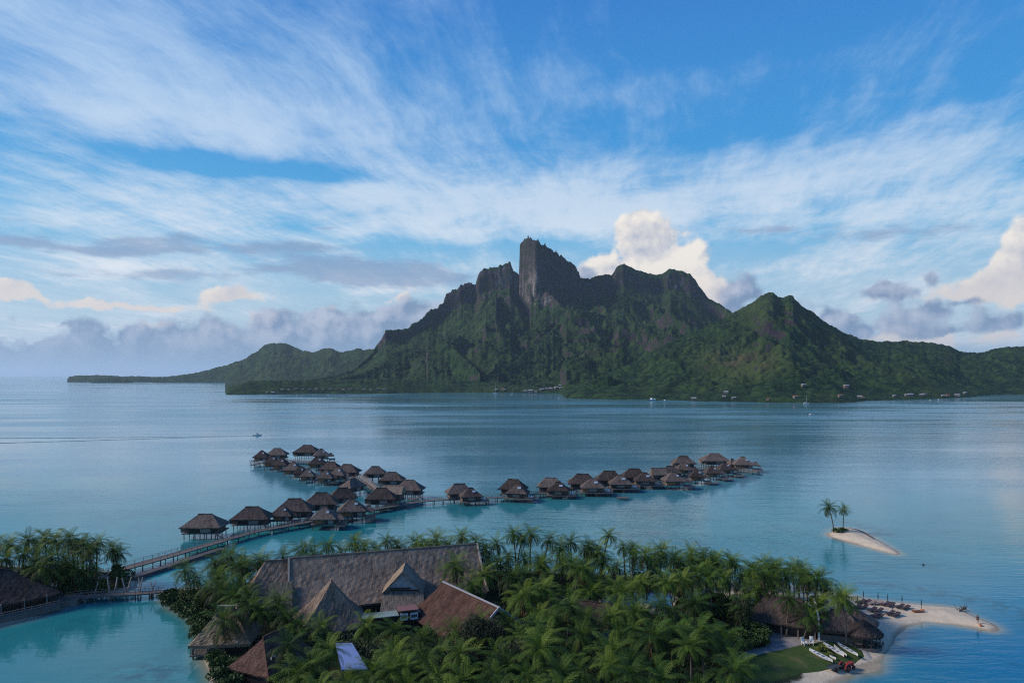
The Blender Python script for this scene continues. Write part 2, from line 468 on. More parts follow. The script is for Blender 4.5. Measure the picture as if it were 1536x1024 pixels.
    spur([(640, 500, 2700), (675, 520, 2550), (700, 541, 2350), (720, 560, 2150)], .55, 3)
    spur([(500, 572, 2250), (540, 563, 2450), (585, 543, 2650), (640, 522, 2850), (690, 497, 3020), (720, 470, 3150), (745, 440, 3300)], .5, 3, .9)
    spur([(745, 565, 2150), (770, 545, 2350), (800, 520, 2550), (830, 495, 2750), (850, 478, 2950)], .42, 3, .6)
    hill = [(846, 592, 1640), (860, 583, 1680), (900, 569, 1790), (950, 547, 1900), (1000, 518, 2020), (1050, 497, 2120), (1100, 473, 2220), (1125, 459, 2270), (1140, 448, 2290), (1150, 443, 2300), (1160, 442, 2300), (1168, 448, 2300),
            (1177, 450, 2300), (1183, 445, 2300), (1190, 446, 2300), (1195, 454, 2300), (1205, 464, 2300), (1220, 472, 2300), (1240, 487, 2320), (1260, 499, 2340), (1290, 512, 2380), (1320, 515, 2420), (1360, 514.5, 2450), (1400, 517, 2480),
            (1425, 522, 2500), (1440, 530, 2520), (1465, 532, 2540), (1480, 530, 2560), (1495, 525, 2560), (1515, 522, 2560), (1536, 523, 2560), (1600, 519, 2600), (1700, 535, 2650), (1790, 560, 2700)]
    layer(hill, P_hill, 320, None, 1.1, 2.0, .09)
    spur([(1000, 575, 1620), (1040, 548, 1780), (1090, 515, 1960), (1125, 487, 2120), (1150, 462, 2240)], .45, 3, .7)
    spur([(1205, 480, 2230), (1240, 505, 2120), (1290, 535, 1950), (1330, 560, 1800), (1350, 580, 1620)], .42, 3, .7)
    spur([(870, 588, 1580), (890, 575, 1600), (902, 567, 1620), (912, 566, 1620), (922, 571, 1630), (945, 580, 1650), (975, 590, 1640)], .75, 2, .6)
    # the great rock tower
    p = np.array([(779.2, 372), (781, 365), (785, 360.5), (795, 359), (805, 366), (817, 371), (832, 378), (848, 387), (862, 396), (868, 404), (871.5, 416)], float)
    ins = (px >= p[0, 0]) & (px <= p[-1, 0])
    py = np.interp(px, p[:, 0], p[:, 1]) + fbm(px * .2, px * 0, 3, 3) * 1.6 + np.clip(ridged(px * .09, px * 0 + 2.2, 2, 12) - .5, 0, 1) * 5
    Yf = np.interp(px, [779, 805, 872], [3400, 3285, 3460]) + fbm(px * .16, px * 0 + 9, 4, 8) * 11 + ridged(px * .07, px * 0 + 3, 3, 18) * 10      # cliff face
    Zt = HC - (py - HZ) * 3440 / F
    d = Y - Yf
    dd = np.clip(-d, 0, 200)
    drop = dd * 5.6 + 9 * np.sin(dd * .27 + fbm(px * .05, px * 0 + 6, 3, 44) * 5) * np.clip(dd / 6, 0, 1)      # ledges
    zt = Zt * 1.0 - np.where(d < 0, drop, np.clip(d - 210, 0, 999) * 5)
    zt = zt - np.clip((95 - d) * .12, 0, 14) * (d > 0)
    zt = np.where(ins[None, :], zt, -50)
    tower = zt > Z
    Z = np.maximum(Z, zt)

    # slope before the trees go on
    gy = np.gradient(Z, axis=0) / np.gradient(Y, axis=0); gx = np.gradient(Z, axis=1) / np.gradient(X, axis=1)
    slope = np.sqrt(gx ** 2 + gy ** 2)
    def gm(cx, cy_, sx_, sy_):
        PY = HZ + (HC - Z) * F / Y
        return np.exp(-((PX - cx) / sx_) ** 2 - ((PY - cy_) / sy_) ** 2)
    nz = fbm(X / 60, Y / 60 + Z / 25, 4, 61)
    rock = (slope - 1.3) * 1.0 + nz * .42 + gm(820, 445, 40, 20) * .9 + gm(905, 490, 32, 11) * 1.0 + gm(735, 425, 55, 24) * 1.3 + gm(690, 440, 35, 18) * 1.2 + gm(1178, 478, 26, 14) * 1.0 + gm(592, 505, 20, 14) * 1.2 \
        + gm(645, 480, 34, 16) * .9 + gm(908, 578, 14, 7) * .9 + gm(1025, 428, 34, 13) * 1.0 + gm(830, 450, 18, 18) * .7 + gm(1395, 532, 22, 7) * .9 + gm(1125, 498, 10, 5) * .8 + gm(765, 495, 60, 14) * .3 - gm(960, 465, 80, 40) * .8 - .25
    rock = np.where(tower, 1.4, rock)
    rock = np.clip(rock, 0, 1) * np.clip((Z - 12) / 20, 0, 1)
    veg = 1 - rock
    # tree crowns and rock ribs
    c1, r1 = cells(X / 12, Y / 12, 3); c2, r2 = cells(X / 27, Y / 27, 4)
    land = np.clip((Z + 1) / 6, 0, 1) * np.clip(Z / 45, .3, 1)
    Z = Z + land * (.25 + .75 * veg) * (c1 * 6 + c2 * 5 + .5)
    rib = ridged(X / 32, Z / 62 + Y / 90, 5, 71)
    Z = Z + rock * (rib - .5) * np.where(tower, 15, 11) * np.clip(Z / 80, 0, 1)
    pale = np.clip(gm(797, 426, 14, 24) * .62 + gm(818, 447, 14, 12) * .6 + gm(838, 464, 9, 9) * .5 + gm(760, 420, 14, 18) * .5 + gm(1030, 430, 24, 6) * .6 + gm(885, 484, 14, 9) * .3, 0, 1) * np.where(PX > 812, .35, 1) * np.where((PX < 812) & tower, 1, .8)  # pale rock; the tower's lit left cliff is also painted in here
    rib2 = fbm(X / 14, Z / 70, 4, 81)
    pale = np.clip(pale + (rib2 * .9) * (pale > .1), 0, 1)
    patch = np.clip(gm(1110, 545, 70, 26) * 1.0 + gm(1140, 470, 50, 28) * .6 + fbm(X / 220, Y / 220, 3, 91) * .4, 0, 1)
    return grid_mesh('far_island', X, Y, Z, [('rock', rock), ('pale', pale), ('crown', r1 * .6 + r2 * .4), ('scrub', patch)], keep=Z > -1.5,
                     mats=[mat('island_slopes', m_slopes)])

def m_slopes(nt, b):
    P = worldco(nt)
    n = noise(nt, P, .02, 5, .6); n2 = noise(nt, P, .22, 4, .6)
    cr = attr(nt, 'crown'); rk = attr(nt, 'rock'); pl = attr(nt, 'pale'); sc = attr(nt, 'scrub')
    g = ramp(nt, (cr * .55 + n * .45 + (n2 - .5) * .7).cl(), [(.2, (.003, .010, .006)), (.45, (.010, .028, .012)), (.72, (.028, .060, .017)), (1, (.070, .105, .026))])
    g = mix(nt, (sc * (n2 * 1.5 - .1)).cl(), g, (.065, .088, .030))
    g = mix(nt, (sc.ss(.55, 1.0) * noise(nt, P, .012, 4).ss(.5, .62)).cl() * .7, g, (.08, .068, .040))
    stv = noise(nt, mapping(nt, P, sc=(.05, .04, .026)), 1.0, 7, .65)
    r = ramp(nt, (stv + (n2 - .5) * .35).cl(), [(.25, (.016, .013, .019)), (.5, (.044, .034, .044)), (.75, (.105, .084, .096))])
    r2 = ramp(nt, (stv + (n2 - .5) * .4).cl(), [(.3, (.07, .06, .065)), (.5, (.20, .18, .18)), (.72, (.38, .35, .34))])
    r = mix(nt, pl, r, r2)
    r = mix(nt, noise(nt, P, .035, 6, .65).ss(.46, .60) * (1.0 - pl * .7), r, (.028, .044, .022))
    c = mix(nt, (rk + (n2 - .5) * .5).ss(.3, .7), g, r)
    nt.links.new(c, b.inputs['Base Color'])
    b.inputs['Roughness'].default_value = .95; b.inputs['Specular IOR Level'].default_value = .1
    bump(nt, b, n2 * 1.0 + noise(nt, P, .6, 3), 3.0, .7)

far_island = tag(make_far_island(), kind='structure')
far_island.name = 'terrain'

# ---------------------------------------------------------------- shorelines of the near land (points of the frame laid on the water plane)
def poly(pts, z=0.0): return np.array([tuple(at(a, b, z))[:2] for a, b in pts])
RESORT = poly([(240, 893), (262, 912), (288, 925), (300, 945), (305, 965), (302, 985), (314, 1003), (322, 1024), (335, 1100), (350, 1300), (1230, 1300), (1190, 1100), (1205, 1050), (1248, 1024), (1288, 1009), (1322, 990), (1341, 970), (1345, 953), (1358, 940),
               (1390, 933.5), (1430, 937), (1462, 942), (1486, 947), (1499, 944), (1490, 936), (1470, 928), (1452, 920), (1442, 912), (1420, 909), (1390, 907), (1340, 902), (1300, 897.5), (1270, 891), (1240, 885), (1200, 880), (1150, 877), (1100, 874), (1040, 871),
               (960, 866), (880, 861), (800, 857), (720, 854), (640, 857), (560, 862), (480, 868), (420, 872), (360, 878), (300, 882), (258, 884)])
WEST = poly([(-900, 1010), (-300, 985), (-100, 955), (0, 938), (50, 926), (84, 914), (103, 906), (112, 897), (150, 892), (185, 889), (203, 882), (205, 872), (192, 863), (150, 856), (100, 853), (0, 849), (-250, 845), (-700, 850)])
ISLET = poly([(1240, 801), (1247, 795.5), (1256, 791), (1275, 791.5), (1293, 796), (1310, 805), (1330, 817), (1351, 830), (1346, 832.5), (1322, 827), (1290, 818), (1262, 810), (1245, 805)])
SPIT = poly([(1289, 1005), (1296, 1000), (1308, 996), (1320, 993), (1323, 998), (1316, 1006), (1300, 1010)])

def sdf(P, x, y):
    """signed distance to a closed polygon, positive inside"""
    d2 = np.full(x.shape, 1e18); ins = np.zeros(x.shape, bool)
    n = len(P)
    for i in range(n):
        x0, y0 = P[i]; x1, y1 = P[(i + 1) % n]
        ex, ey = x1 - x0, y1 - y0
        t = np.clip(((x - x0) * ex + (y - y0) * ey) / (ex * ex + ey * ey + 1e-9), 0, 1)
        d2 = np.minimum(d2, (x - x0 - t * ex) ** 2 + (y - y0 - t * ey) ** 2)
        c = ((y0 > y) != (y1 > y)) & (x < ex * (y - y0) / (ey if abs(ey) > 1e-9 else 1e-9) + x0)
        ins ^= c
    return np.where(ins, 1, -1) * np.sqrt(d2)

def land_h(x, y):
    x = np.asarray(x, float); y = np.asarray(y, float)
    n = fbm(x / 9, y / 9, 3, 5) * .10
    out = np.full(x.shape, -3.0)
    for P, hmax, k in ((RESORT, 1.25, 5.0), (WEST, 1.25, 3.0), (ISLET, 1.3, 4.0), (SPIT, .22, 1.5)):
        d = sdf(P, x, y) + n * 4
        z = np.where(d > 0, hmax * (1 - np.exp(-d / k)), np.maximum(d * .13, -2.0)) + n * (d > 0) * .6 * min(1, hmax)
        out = np.maximum(out, z)
    return out

def gz(x, y): return float(land_h(np.array([x]), np.array([y]))[0])

# places on the resort island, as polygons on the ground
LAWN = poly([(1120, 1024), (1122, 985), (1160, 975), (1200, 966), (1240, 958), (1275, 962), (1294, 970), (1296, 977), (1283, 986), (1258, 992), (1235, 999), (1200, 1005), (1165, 1016), (1148, 1026)], 1.2)
LAWN_B = poly([(325, 975), (352, 975), (374, 1024), (392, 1060), (330, 1060), (322, 1000)], 1.2)
SANDY = poly([(1020, 868), (1030, 897), (1150, 915), (1195, 930), (1225, 965), (1300, 960), (1290, 985), (1240, 997), (1160, 1020), (1130, 1045), (1110, 1200), (1400, 1200), (1560, 900), (1250, 860)], 1.2)

def make_near_land():
    xs = np.arange(-150, 112, .7); ys = np.arange(72, 262, .7)
    Xn, Yn = np.meshgrid(xs, ys)
    Zn = land_h(Xn, Yn)
    s = np.clip(sdf(SANDY, Xn, Yn) / 2 + .5 + fbm(Xn / 4, Yn / 4, 3, 6) * .6, 0, 1)
    dmin = np.maximum(np.maximum(sdf(RESORT, Xn, Yn), sdf(WEST, Xn, Yn)), np.maximum(sdf(ISLET, Xn, Yn), sdf(SPIT, Xn, Yn)))
    edge = np.clip(1 - dmin / 3.0 + fbm(Xn / 3, Yn / 3, 2, 9) * .3, 0, 1)
    isl = (sdf(ISLET, Xn, Yn) > -3) | (sdf(SPIT, Xn, Yn) > -2)
    s = np.maximum(s, np.maximum(edge * .9, isl * 1.0))
    wet = np.clip(1 - dmin / 1.6, 0, 1)
    wet = np.where(sdf(SPIT, Xn, Yn) > -1, .8, wet)
    return grid_mesh('ground', Xn, Yn, Zn, [('sandy', s), ('wet', wet)], keep=Zn > -1.9, mats=[mat('island_ground', m_ground)])

def m_ground(nt, b):
    P = worldco(nt); s = attr(nt, 'sandy'); w = attr(nt, 'wet')
    n = noise(nt, P, .5, 6, .6); n2 = noise(nt, P, 4.0, 4, .6)
    sand = ramp(nt, (n * .6 + n2 * .4).cl(), [(.25, (.42, .355, .265)), (.55, (.58, .50, .385)), (.8, (.67, .59, .46))])
    sand = mix(nt, w.ss(.2, .95) * .75, sand, (.19, .175, .14))
    soil = ramp(nt, (n * .6 + n2 * .4).cl(), [(.3, (.014, .020, .010)), (.55, (.035, .045, .020)), (.8, (.075, .065, .045))])
    nt.links.new(mix(nt, (s + (n2 - .5) * .3).ss(.35, .65), soil, sand), b.inputs['Base Color'])
    b.inputs['Roughness'].default_value = .95; b.inputs['Specular IOR Level'].default_value = .15
    bump(nt, b, n2 * .5 + noise(nt, P, 1.3, 4), .12, .8)
ground = tag(make_near_land(), kind='structure')

# ---------------------------------------------------------------- water
def make_water():
    def axis(core0, core1, step, lo, hi, g):
        a = list(np.arange(core0, core1, step)); s = step
        while a[-1] < hi: s *= g; a.append(a[-1] + s)
        s = step
        while a[0] > lo: s *= g; a.insert(0, a[0] - s)
        return np.array(a)
    xs = axis(-170, 170, 1.6, -60000, 60000, 1.12); ys = axis(80, 300, 1.6, -60000, 60000, 1.10)
    Xw, Yw = np.meshgrid(xs, ys)
    near = (np.abs(Xw) < 420) & (Yw > 0) & (Yw < 700)
    d = np.full(Xw.shape, -400.0)
    xx, yyy = Xw[near], Yw[near]
    d[near] = np.maximum(np.maximum(sdf(RESORT, xx, yyy), sdf(WEST, xx, yyy)), np.maximum(sdf(ISLET, xx, yyy) - 0, sdf(SPIT, xx, yyy)))
    bank = np.exp(-np.clip(-d, 0, 999) / 1.6)                       # sand seen through a hand of water
    rows = Yw + fbm(Xw / 60, Yw / 60, 3, 8) * 18 + Xw * .10
    turq = 1 - np.clip((rows - 215) / 165, 0, 1)
    turq = turq * turq * (3 - 2 * turq)
    deep = np.exp(-((Xw - 95) / 38) ** 2 - ((Yw - 112) / 26) ** 2) + .5 * np.exp(-((Xw - 130) / 50) ** 2 - ((Yw - 150) / 30) ** 2)   # the channel beside the beach
    calm = np.exp(-((Xw + 95) / 45) ** 2 - ((Yw - 125) / 28) ** 2)
    cor = np.zeros(Xw.shape)
    for (a, b) in (((1290, 872), (1380, 884)), ((1380, 884), (1475, 902)), ((1475, 902), (1560, 925)), ((1262, 780), (1330, 800)), ((200, 1005), (250, 1012)), ((60, 830), (160, 812))):
        p, q = at(*a), at(*b); L2 = max((q - p).length_squared, 1)
        tt = np.clip(((Xw - p.x) * (q.x - p.x) + (Yw - p.y) * (q.y - p.y)) / L2, 0, 1)
        cor = np.maximum(cor, np.exp(-((Xw - p.x - tt * (q.x - p.x)) ** 2 + (Yw - p.y - tt * (q.y - p.y)) ** 2) / 14.0))
    return grid_mesh('water', Xw, Yw, Xw * 0, [('coral', cor), ('bank', bank), ('turq', turq), ('deep', deep), ('calm', calm)], mats=[mat('lagoon_water', m_water, rough=.05)])

def m_water(nt, b):
    P = worldco(nt); x, y, z = sep(nt, P)
    bank = attr(nt, 'bank'); tq = attr(nt, 'turq'); dp = attr(nt, 'deep'); calm = attr(nt, 'calm')
    n = noise(nt, P, .03, 5, .6); nn = noise(nt, mapping(nt, P, sc=(.004, .018, 1)), 1.0, 4, .55)
    far = ramp(nt, (nn * .8 + n * .2).cl(), [(.3, (.060, .205, .290)), (.7, (.088, .260, .340))])
    near = ramp(nt, n, [(.3, (.010, .140, .175)), (.7, (.025, .215, .245))])
    c = mix(nt, tq, far, near)
    c = mix(nt, (dp * .9 + (n - .5) * .3).cl() * tq, c, (.001, .13, .29))
    cor = attr(nt, 'coral')
    c = mix(nt, ((noise(nt, P, .07, 5, .65).ss(.56, .66) * .30 * tq) + cor * noise(nt, P, .35, 4, .6).ss(.42, .56) * .8).cl(), c, (.010, .085, .12))
    c = mix(nt, bank.ss(.05, .9) * .9, c, (.24, .25, .19))
    nt.links.new(c, b.inputs['Base Color'])
    b.inputs['IOR'].default_value = 1.333; b.inputs['Specular IOR Level'].default_value = .5
    # wind: smooth slicks and rippled lanes
    lane = noise(nt, mapping(nt, P, sc=(.0035, .014, 1)), 1.0, 5, .6).ss(.38, .62)
    slick = noise(nt, mapping(nt, P, (3, 5, 0), sc=(.0016, .007, 1)), 1.0, 3, .5).ss(.50, .60)
    fary = y.ss(330, 900) * (1.0 - y.ss(850, 1150) * slick * .95) * (1.0 - y.ss(1200, 1500) * x.ss(-420, -250) * .7)
    r = lane * .04 + .035 + fary * (lane * .09 + .09)
    nt.links.new((r * (1.0 - calm * .6)).o, b.inputs['Roughness'])
    w1 = noise(nt, mapping(nt, P, rot=(0, 0, R(14)), sc=(.16, .62, 1)), 1.0, 4, .55)
    w2 = noise(nt, mapping(nt, P, rot=(0, 0, R(-8)), sc=(.9, 1.7, 1)), 1.0, 3, .6)
    w3 = noise(nt, mapping(nt, P, rot=(0, 0, R(-6)), sc=(.03, .07, 1)), 1.0, 3, .55)
    h = (w1 * .50 + w2 * .10 + w3 * (fary * 1.5 + .35)) * (lane * .65 + .35) * (1.0 - calm * .78)
    bn = bump(nt, b, h, .24, 1.0)
water = tag(make_water(), kind='structure')
# ---------------------------------------------------------------- materials of the built things
def m_thatch(lo, mid, hi):
    def fn(nt, b):
        uv = uvco(nt); P = worldco(nt); rnd = orand(nt)
        s1 = noise(nt, mapping(nt, uv, sc=(4.6, .9, 1)), 1.0, 6, .72)
        s2 = noise(nt, mapping(nt, uv, sc=(1.1, .22, 1)), 1.0, 3, .5)
        big = noise(nt, P, .35, 4, .6)
        rows = sep(nt, uv)[1] * 2.3
        rw = (rows + s2 * 1.2).m('FRACT')
        f = (s1 - .5) * 1.0 + s2 * .35 + big * .45 + (rw - .5) * .12 + (rnd - .5) * .28 + .1
        nt.links.new(ramp(nt, f.cl(), [(.28, lo), (.5, mid), (.72, hi)]), b.inputs['Base Color'])
        b.inputs['Roughness'].default_value = .95; b.inputs['Specular IOR Level'].default_value = .1
        bump(nt, b, s1 + rw * .35, .09, 1.0)
    return fn
THATCH = mat('thatch_weathered', m_thatch((.030, .024, .024), (.078, .062, .058), (.165, .135, .122)))
THATCH_HALL = mat('thatch_hall', m_thatch((.060, .046, .038), (.150, .116, .094), (.30, .24, .19)))
THATCH_TAN = mat('thatch_tan', m_thatch((.09, .07, .05), (.22, .175, .125), (.36, .30, .22)))
THATCH_RED = mat('thatch_red_brown', m_thatch((.030, .018, .015), (.080, .046, .038), (.145, .090, .074)))
THATCH_DARK = mat('thatch_dark', m_thatch((.018, .014, .014), (.045, .035, .033), (.09, .070, .064)))

def m_wood(lo, hi, sc=(1, 9, 9)):
    def fn(nt, b):
        O = objco(nt); n = noise(nt, mapping(nt, O, sc=sc), 1.0, 5, .6); n2 = noise(nt, O, .8, 3)
        nt.links.new(ramp(nt, (n * .6 + n2 * .3 + orand(nt) * .15).cl(), [(.3, lo), (.75, hi)]), b.inputs['Base Color'])
        b.inputs['Roughness'].default_value = .8; bump(nt, b, n, .02, .6)
    return fn
WALL = mat('timber_wall', m_wood((.085, .065, .055), (.22, .175, .145), (6, 6, .7)))
WALL_PALE = mat('pale_panel', m_wood((.20, .18, .17), (.38, .35, .33), (4, 4, .8)))
WALL_ORANGE = mat('warm_timber_panel', m_wood((.22, .10, .045), (.42, .20, .09), (5, 5, .6)))
DECK = mat('deck_boards', m_wood((.075, .066, .062), (.18, .165, .155), (7, 1, 1)))
POST = mat('timber_post', m_wood((.11, .09, .08), (.26, .22, .20), (5, 5, .5)))
POST_WET = mat('dark_piles', m_wood((.035, .03, .03), (.10, .085, .08), (5, 5, .5)))
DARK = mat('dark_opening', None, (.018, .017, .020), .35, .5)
WHITE = mat('white_paint', lambda nt, b: nt.links.new(ramp(nt, noise(nt, objco(nt), 3, 4), [(.3, (.55, .56, .58)), (.7, (.78, .78, .78))]), b.inputs['Base Color']), rough=.5)
GLASS = mat('skylight_glass', None, (.30, .38, .46), .12, .8)
CUSHION = mat('white_cushion', None, (.72, .72, .74), .9)

def _n2(x, y): return math.sin(x * 3.1 + y * 1.7) * .5 + math.sin(x * 7.3 - y * 5.1 + 1) * .3 + math.sin(x * 13.7 + y * 11.3) * .2

def thatch_roof(w, d, h, ridge, step=.55, sag=.35, fringe=.35, z0=0.0, cx=0.0, cy_=0.0, gablet=0.0, ridge_cap=True, rough=.05, thick=.28):
    """hip or gable roof (gable when ridge == w); eaves w x d at z0, ridge of length `ridge` along x at z0+h"""
    m = MB(); hw, hd, hr = w / 2, d / 2, ridge / 2
    def surf(t, q):                       # t 0..1 up the slope
        return t + sag * .25 * -math.sin(math.pi * t)
    def side(e0, e1, r0, r1):
        e0, e1, r0, r1 = map(Vector, (e0, e1, r0, r1))
        L = (e1 - e0).length; nu = max(3, int(L / step)); nv = max(3, int(((r0 - e0).length) / step))
        grid = []
        for j in range(nv + 1):
            t = j / nv; row = []
            for i in range(nu + 1):
                s = i / nu
                p = (e0.lerp(e1, s)).lerp(r0.lerp(r1, s), t)
                p.z = z0 + h * (t + (-math.sin(math.pi * t) * sag * .12))
                k = rough * (1 if 0 < j < nv else .4)
                p.z += k * _n2(p.x, p.y) + k * .8 * _n2(p.y * 2.3 + 5, p.x * 2.9)
                if j == 0: p.z += random.Random(round(p.x * 31 + p.y * 57, 1)).uniform(-.09, .09)
                row.append(p)
            grid.append(row)
        for j in range(nv):
            for i in range(nu):
                a, b, c, e = grid[j][i], grid[j][i + 1], grid[j + 1][i + 1], grid[j + 1][i]
                U = lambda p: ((p - e0).dot((e1 - e0).normalized()), (p - e0 - (p - e0).dot((e1 - e0).normalized()) * (e1 - e0).normalized()).length)
                pts = [a, b, c, e] if (c - e).length > .001 else [a, b, c]
                m.quadface(pts, [U(p) for p in pts])
        n = (e1 - e0).cross(r0 - e0).normalized(); inw = Vector((-n.x, -n.y, 0)); inw.normalize()
        for i in range(nu):               # ragged fringe and the underside of the thatch
            a, b = grid[0][i], grid[0][i + 1]
            rr = random.Random(i * 7 + int(L * 10))
            a2 = a + Vector((0, 0, -thick)) + inw * .12; b2 = b + Vector((0, 0, -thick)) + inw * .12
            a2.z -= rr.uniform(0, .12)
            m.quadface([a2, b2, b, a], [(i * step * 2, 0), (i * step * 2 + step, 0), (i * step * 2 + step, .3), (i * step * 2, .3)])
            a3 = a2 + inw * 1.0 + Vector((0, 0, .35)); b3 = b2 + inw * 1.0 + Vector((0, 0, .35))
            m.quadface([a3, b3, b2, a2], [(0, 0), (1, 0), (1, 1), (0, 1)])
    c = lambda x, y, z: (cx + x, cy_ + y, z)
    A, B, C, D_ = c(-hw, -hd, z0), c(hw, -hd, z0), c(hw, hd, z0), c(-hw, hd, z0)
    R0, R1 = c(-hr, 0, z0 + h), c(hr, 0, z0 + h)
    side(A, B, R0, R1); side(C, D_, R1, R0)
    if ridge < w - .01:
        side(B, C, R1, R1); side(D_, A, R0, R0)
    if ridge_cap and ridge > .3:
        nseg = max(2, int(ridge / 1.2)); 
        m.tube([c(-hr - .1 + (ridge + .2) * i / nseg, 0, z0 + h + .04 + .04 * math.sin(i * 2.2)) for i in range(nseg + 1)], .17, 6)
    return m

def piles(name, pts, ztop, parent, zbot=-1.6, r=.13, m=None):
    for x, y in pts:
        MB().tube([(x, y, zbot), (x + .03, y, (zbot + ztop) / 2), (x, y, ztop)], r, 6).build(name, m or POST_WET, parent)

def lounger(parent, x, y, z, rz, name='deck_lounger'):
    m = MB(); M = Matrix.Translation((x, y, z)) @ Matrix.Rotation(rz, 4, 'Z')
    m.box(-.32, .32, -.95, .35, .28, .38, M=M)
    Mb = M @ Matrix.Translation((0, .35, .33)) @ Matrix.Rotation(R(40), 4, 'X')
    m.box(-.32, .32, 0, .7, -.05, .06, M=Mb)
    for sx in (-.27, .27):
        for sy in (-.85, .25): m.bar(M @ Vector((sx, sy, 0)), M @ Vector((sx, sy, .28)), .06)
    return m.build(name, CUSHION, parent)

def bungalow(kind):
    root = empty('thatched_bungalow')
    fz = 2.0
    if kind == 'pair':        # a ridged house with a smaller pavilion in front of it, toward the water
        W, D = 11.6, 8.4
        thatch_roof(W, D, 3.5, 4.6, z0=3.95).build('roof', THATCH, root)
        MB().box(-4.6, 4.6, -3.0, 3.1, fz, 4.4).build('wall', WALL, root)
        for x0, x1 in ((-3.8, -1.4), (2.6, 4.2)): MB().box(x0, x1, -3.06, -2.9, fz + .25, 4.0).build('window', DARK, root)
        MB().box(-1.2, 1.6, -3.09, -2.95, fz + .1, 4.05).build('wall_panel', WALL_PALE, root)
        thatch_roof(9.4, 7.8, 3.2, 1.8, z0=3.5, cx=3.6, cy_=-7.3).build('pavilion_roof', THATCH, root)
        MB().box(-.4, 7.4, -10.0, -4.4, fz - .1, 3.9).build('pavilion_wall', WALL, root)
        MB().box(-.2, 1.6, -10.07, -9.9, fz + .1, 3.7).build('window', DARK, root)
        MB().box(2.2, 4.8, -10.08, -9.9, fz, 3.75).build('wall_panel', WALL_PALE, root)
        MB().box(5.2, 6.6, -10.06, -9.9, fz, 3.7).build('door', DARK, root)
        # skylight on the right-hand slope
        Ms = Matrix.Translation((4.6, -9.0, 5.42)) @ Matrix.Rotation(R(39), 4, 'X')
        MB().box(-.7, .7, -.5, .5, 0, .08, M=Ms).build('skylight', GLASS, root)
        MB().box(-5.0, 5.0, -4.0, 3.6, fz - .28, fz).build('deck', DECK, root)
        MB().box(-1.2, 10.8, -11.4, -4.0, fz - .6, fz - .35).build('lower_deck', DECK, root)
        rl = MB()
        for a, b in (((10.8, -11.4), (10.8, -4.4)), ((7.6, -11.4), (10.8, -11.4))):
            for z in (fz + .05, fz + .45): rl.bar((a[0], a[1], z), (b[0], b[1], z), .07)
            for k in range(5): 
                q = Vector(a).lerp(Vector(b), k / 4); rl.bar((q.x, q.y, fz - .4), (q.x, q.y, fz + .5), .08)
        rl.build('railing', POST, root)
        for k in (0, 1): lounger(root, 8.7 + k * 1.0, -7.8 - k * .1, fz - .35, R(20))
        piles('stilt', [(-4.4, -3.4), (0, -3.4), (4.4, -3.4), (-4.4, 3), (4.4, 3), (-.6, -10.6), (2.6, -10.8), (6.4, -11), (10.4, -11), (10.4, -5), (-.6, -6.5)], fz - .3, root)
    elif kind == 'single':
        W, D = 12.4, 9.0
        thatch_roof(W, D, 3.5, 4.2, z0=3.8).build('roof', THATCH, root)
        MB().box(-5.0, 5.0, -3.2, 3.3, fz, 4.3).build('wall', WALL, root)
        MB().box(-3.7, -.5, -3.28, -3.1, fz + .15, 3.8).build('window', DARK, root)
        MB().box(-.3, 2.5, -3.3, -3.1, fz, 3.85).build('wall_panel', WALL_PALE, root)
        MB().box(2.9, 4.7, -3.27, -3.1, fz, 3.85).build('door', DARK, root)
        MB().box(-6.4, -5.05, -2.4, 2.2, fz - .05, 3.3).build('side_bay', WALL, root)
        MB().box(-5.4, 5.8, -4.3, 3.8, fz - .28, fz).build('deck', DECK, root)
        st = MB()
        for k in range(9): st.box(4.6 + k * .34, 4.95 + k * .34, -5.3, -4.35, fz - .2 - k * .19, fz - .12 - k * .19)
        st.bar((4.6, -5.3, fz - .15), (7.7, -5.3, fz - 1.85), .1, .2); st.bar((4.6, -4.35, fz - .15), (7.7, -4.35, fz - 1.85), .1, .2)
        st.bar((4.6, -5.3, fz + .8), (7.7, -5.3, fz - .9), .06); 
        st.build('stairs', POST, root)
        piles('stilt', [(x, y) for x in (-4.8, -1.6, 1.8, 5.0) for y in (-3.9, 0, 3.4)], fz - .25, root)
    elif kind == 'small':
        thatch_roof(8.6, 7.8, 3.4, 1.4, z0=3.7).build('roof', THATCH, root)
        MB().box(-3.3, 3.3, -2.9, 2.9, fz, 4.1).build('wall', WALL, root)
        MB().box(.4, 1.5, -2.97, -2.8, fz, 3.75).build('door', DARK, root)
        MB().box(-2.9, -.2, -2.98, -2.8, fz + .1, 3.8).build('shutter_panel', WALL, root)
        MB().box(1.7, 3.1, -2.96, -2.8, fz, 3.75).build('wall_panel', WALL_PALE, root)
        thatch_roof(3.6, 3.8, 1.3, 1.0, z0=3.35, cx=4.9, cy_=-.6).build('porch_roof', THATCH, root)
        Ms = Matrix.Translation((1.25, -1.65, 5.72)) @ Matrix.Rotation(R(41), 4, 'X')
        MB().box(-.45, .45, -.45, .45, 0, .08, M=Ms).build('skylight', GLASS, root)
        MB().box(-3.8, 3.9, -3.7, 3.3, fz - .28, fz).build('deck', DECK, root)
        MB().box(3.9, 7.2, -4.6, 2.2, fz - .75, fz - .55).build('lower_deck', DECK, root)
        rl = MB()
        for z in (fz - .1, fz + .3): rl.bar((7.15, -4.5, z), (7.15, 2.1, z), .07); rl.bar((4.2, -4.5, z), (7.15, -4.5, z), .07)
        for k in range(5): rl.bar((7.15, -4.5 + k * 1.6, fz - .6), (7.15, -4.5 + k * 1.6, fz + .35), .08)
        rl.build('railing', POST, root)
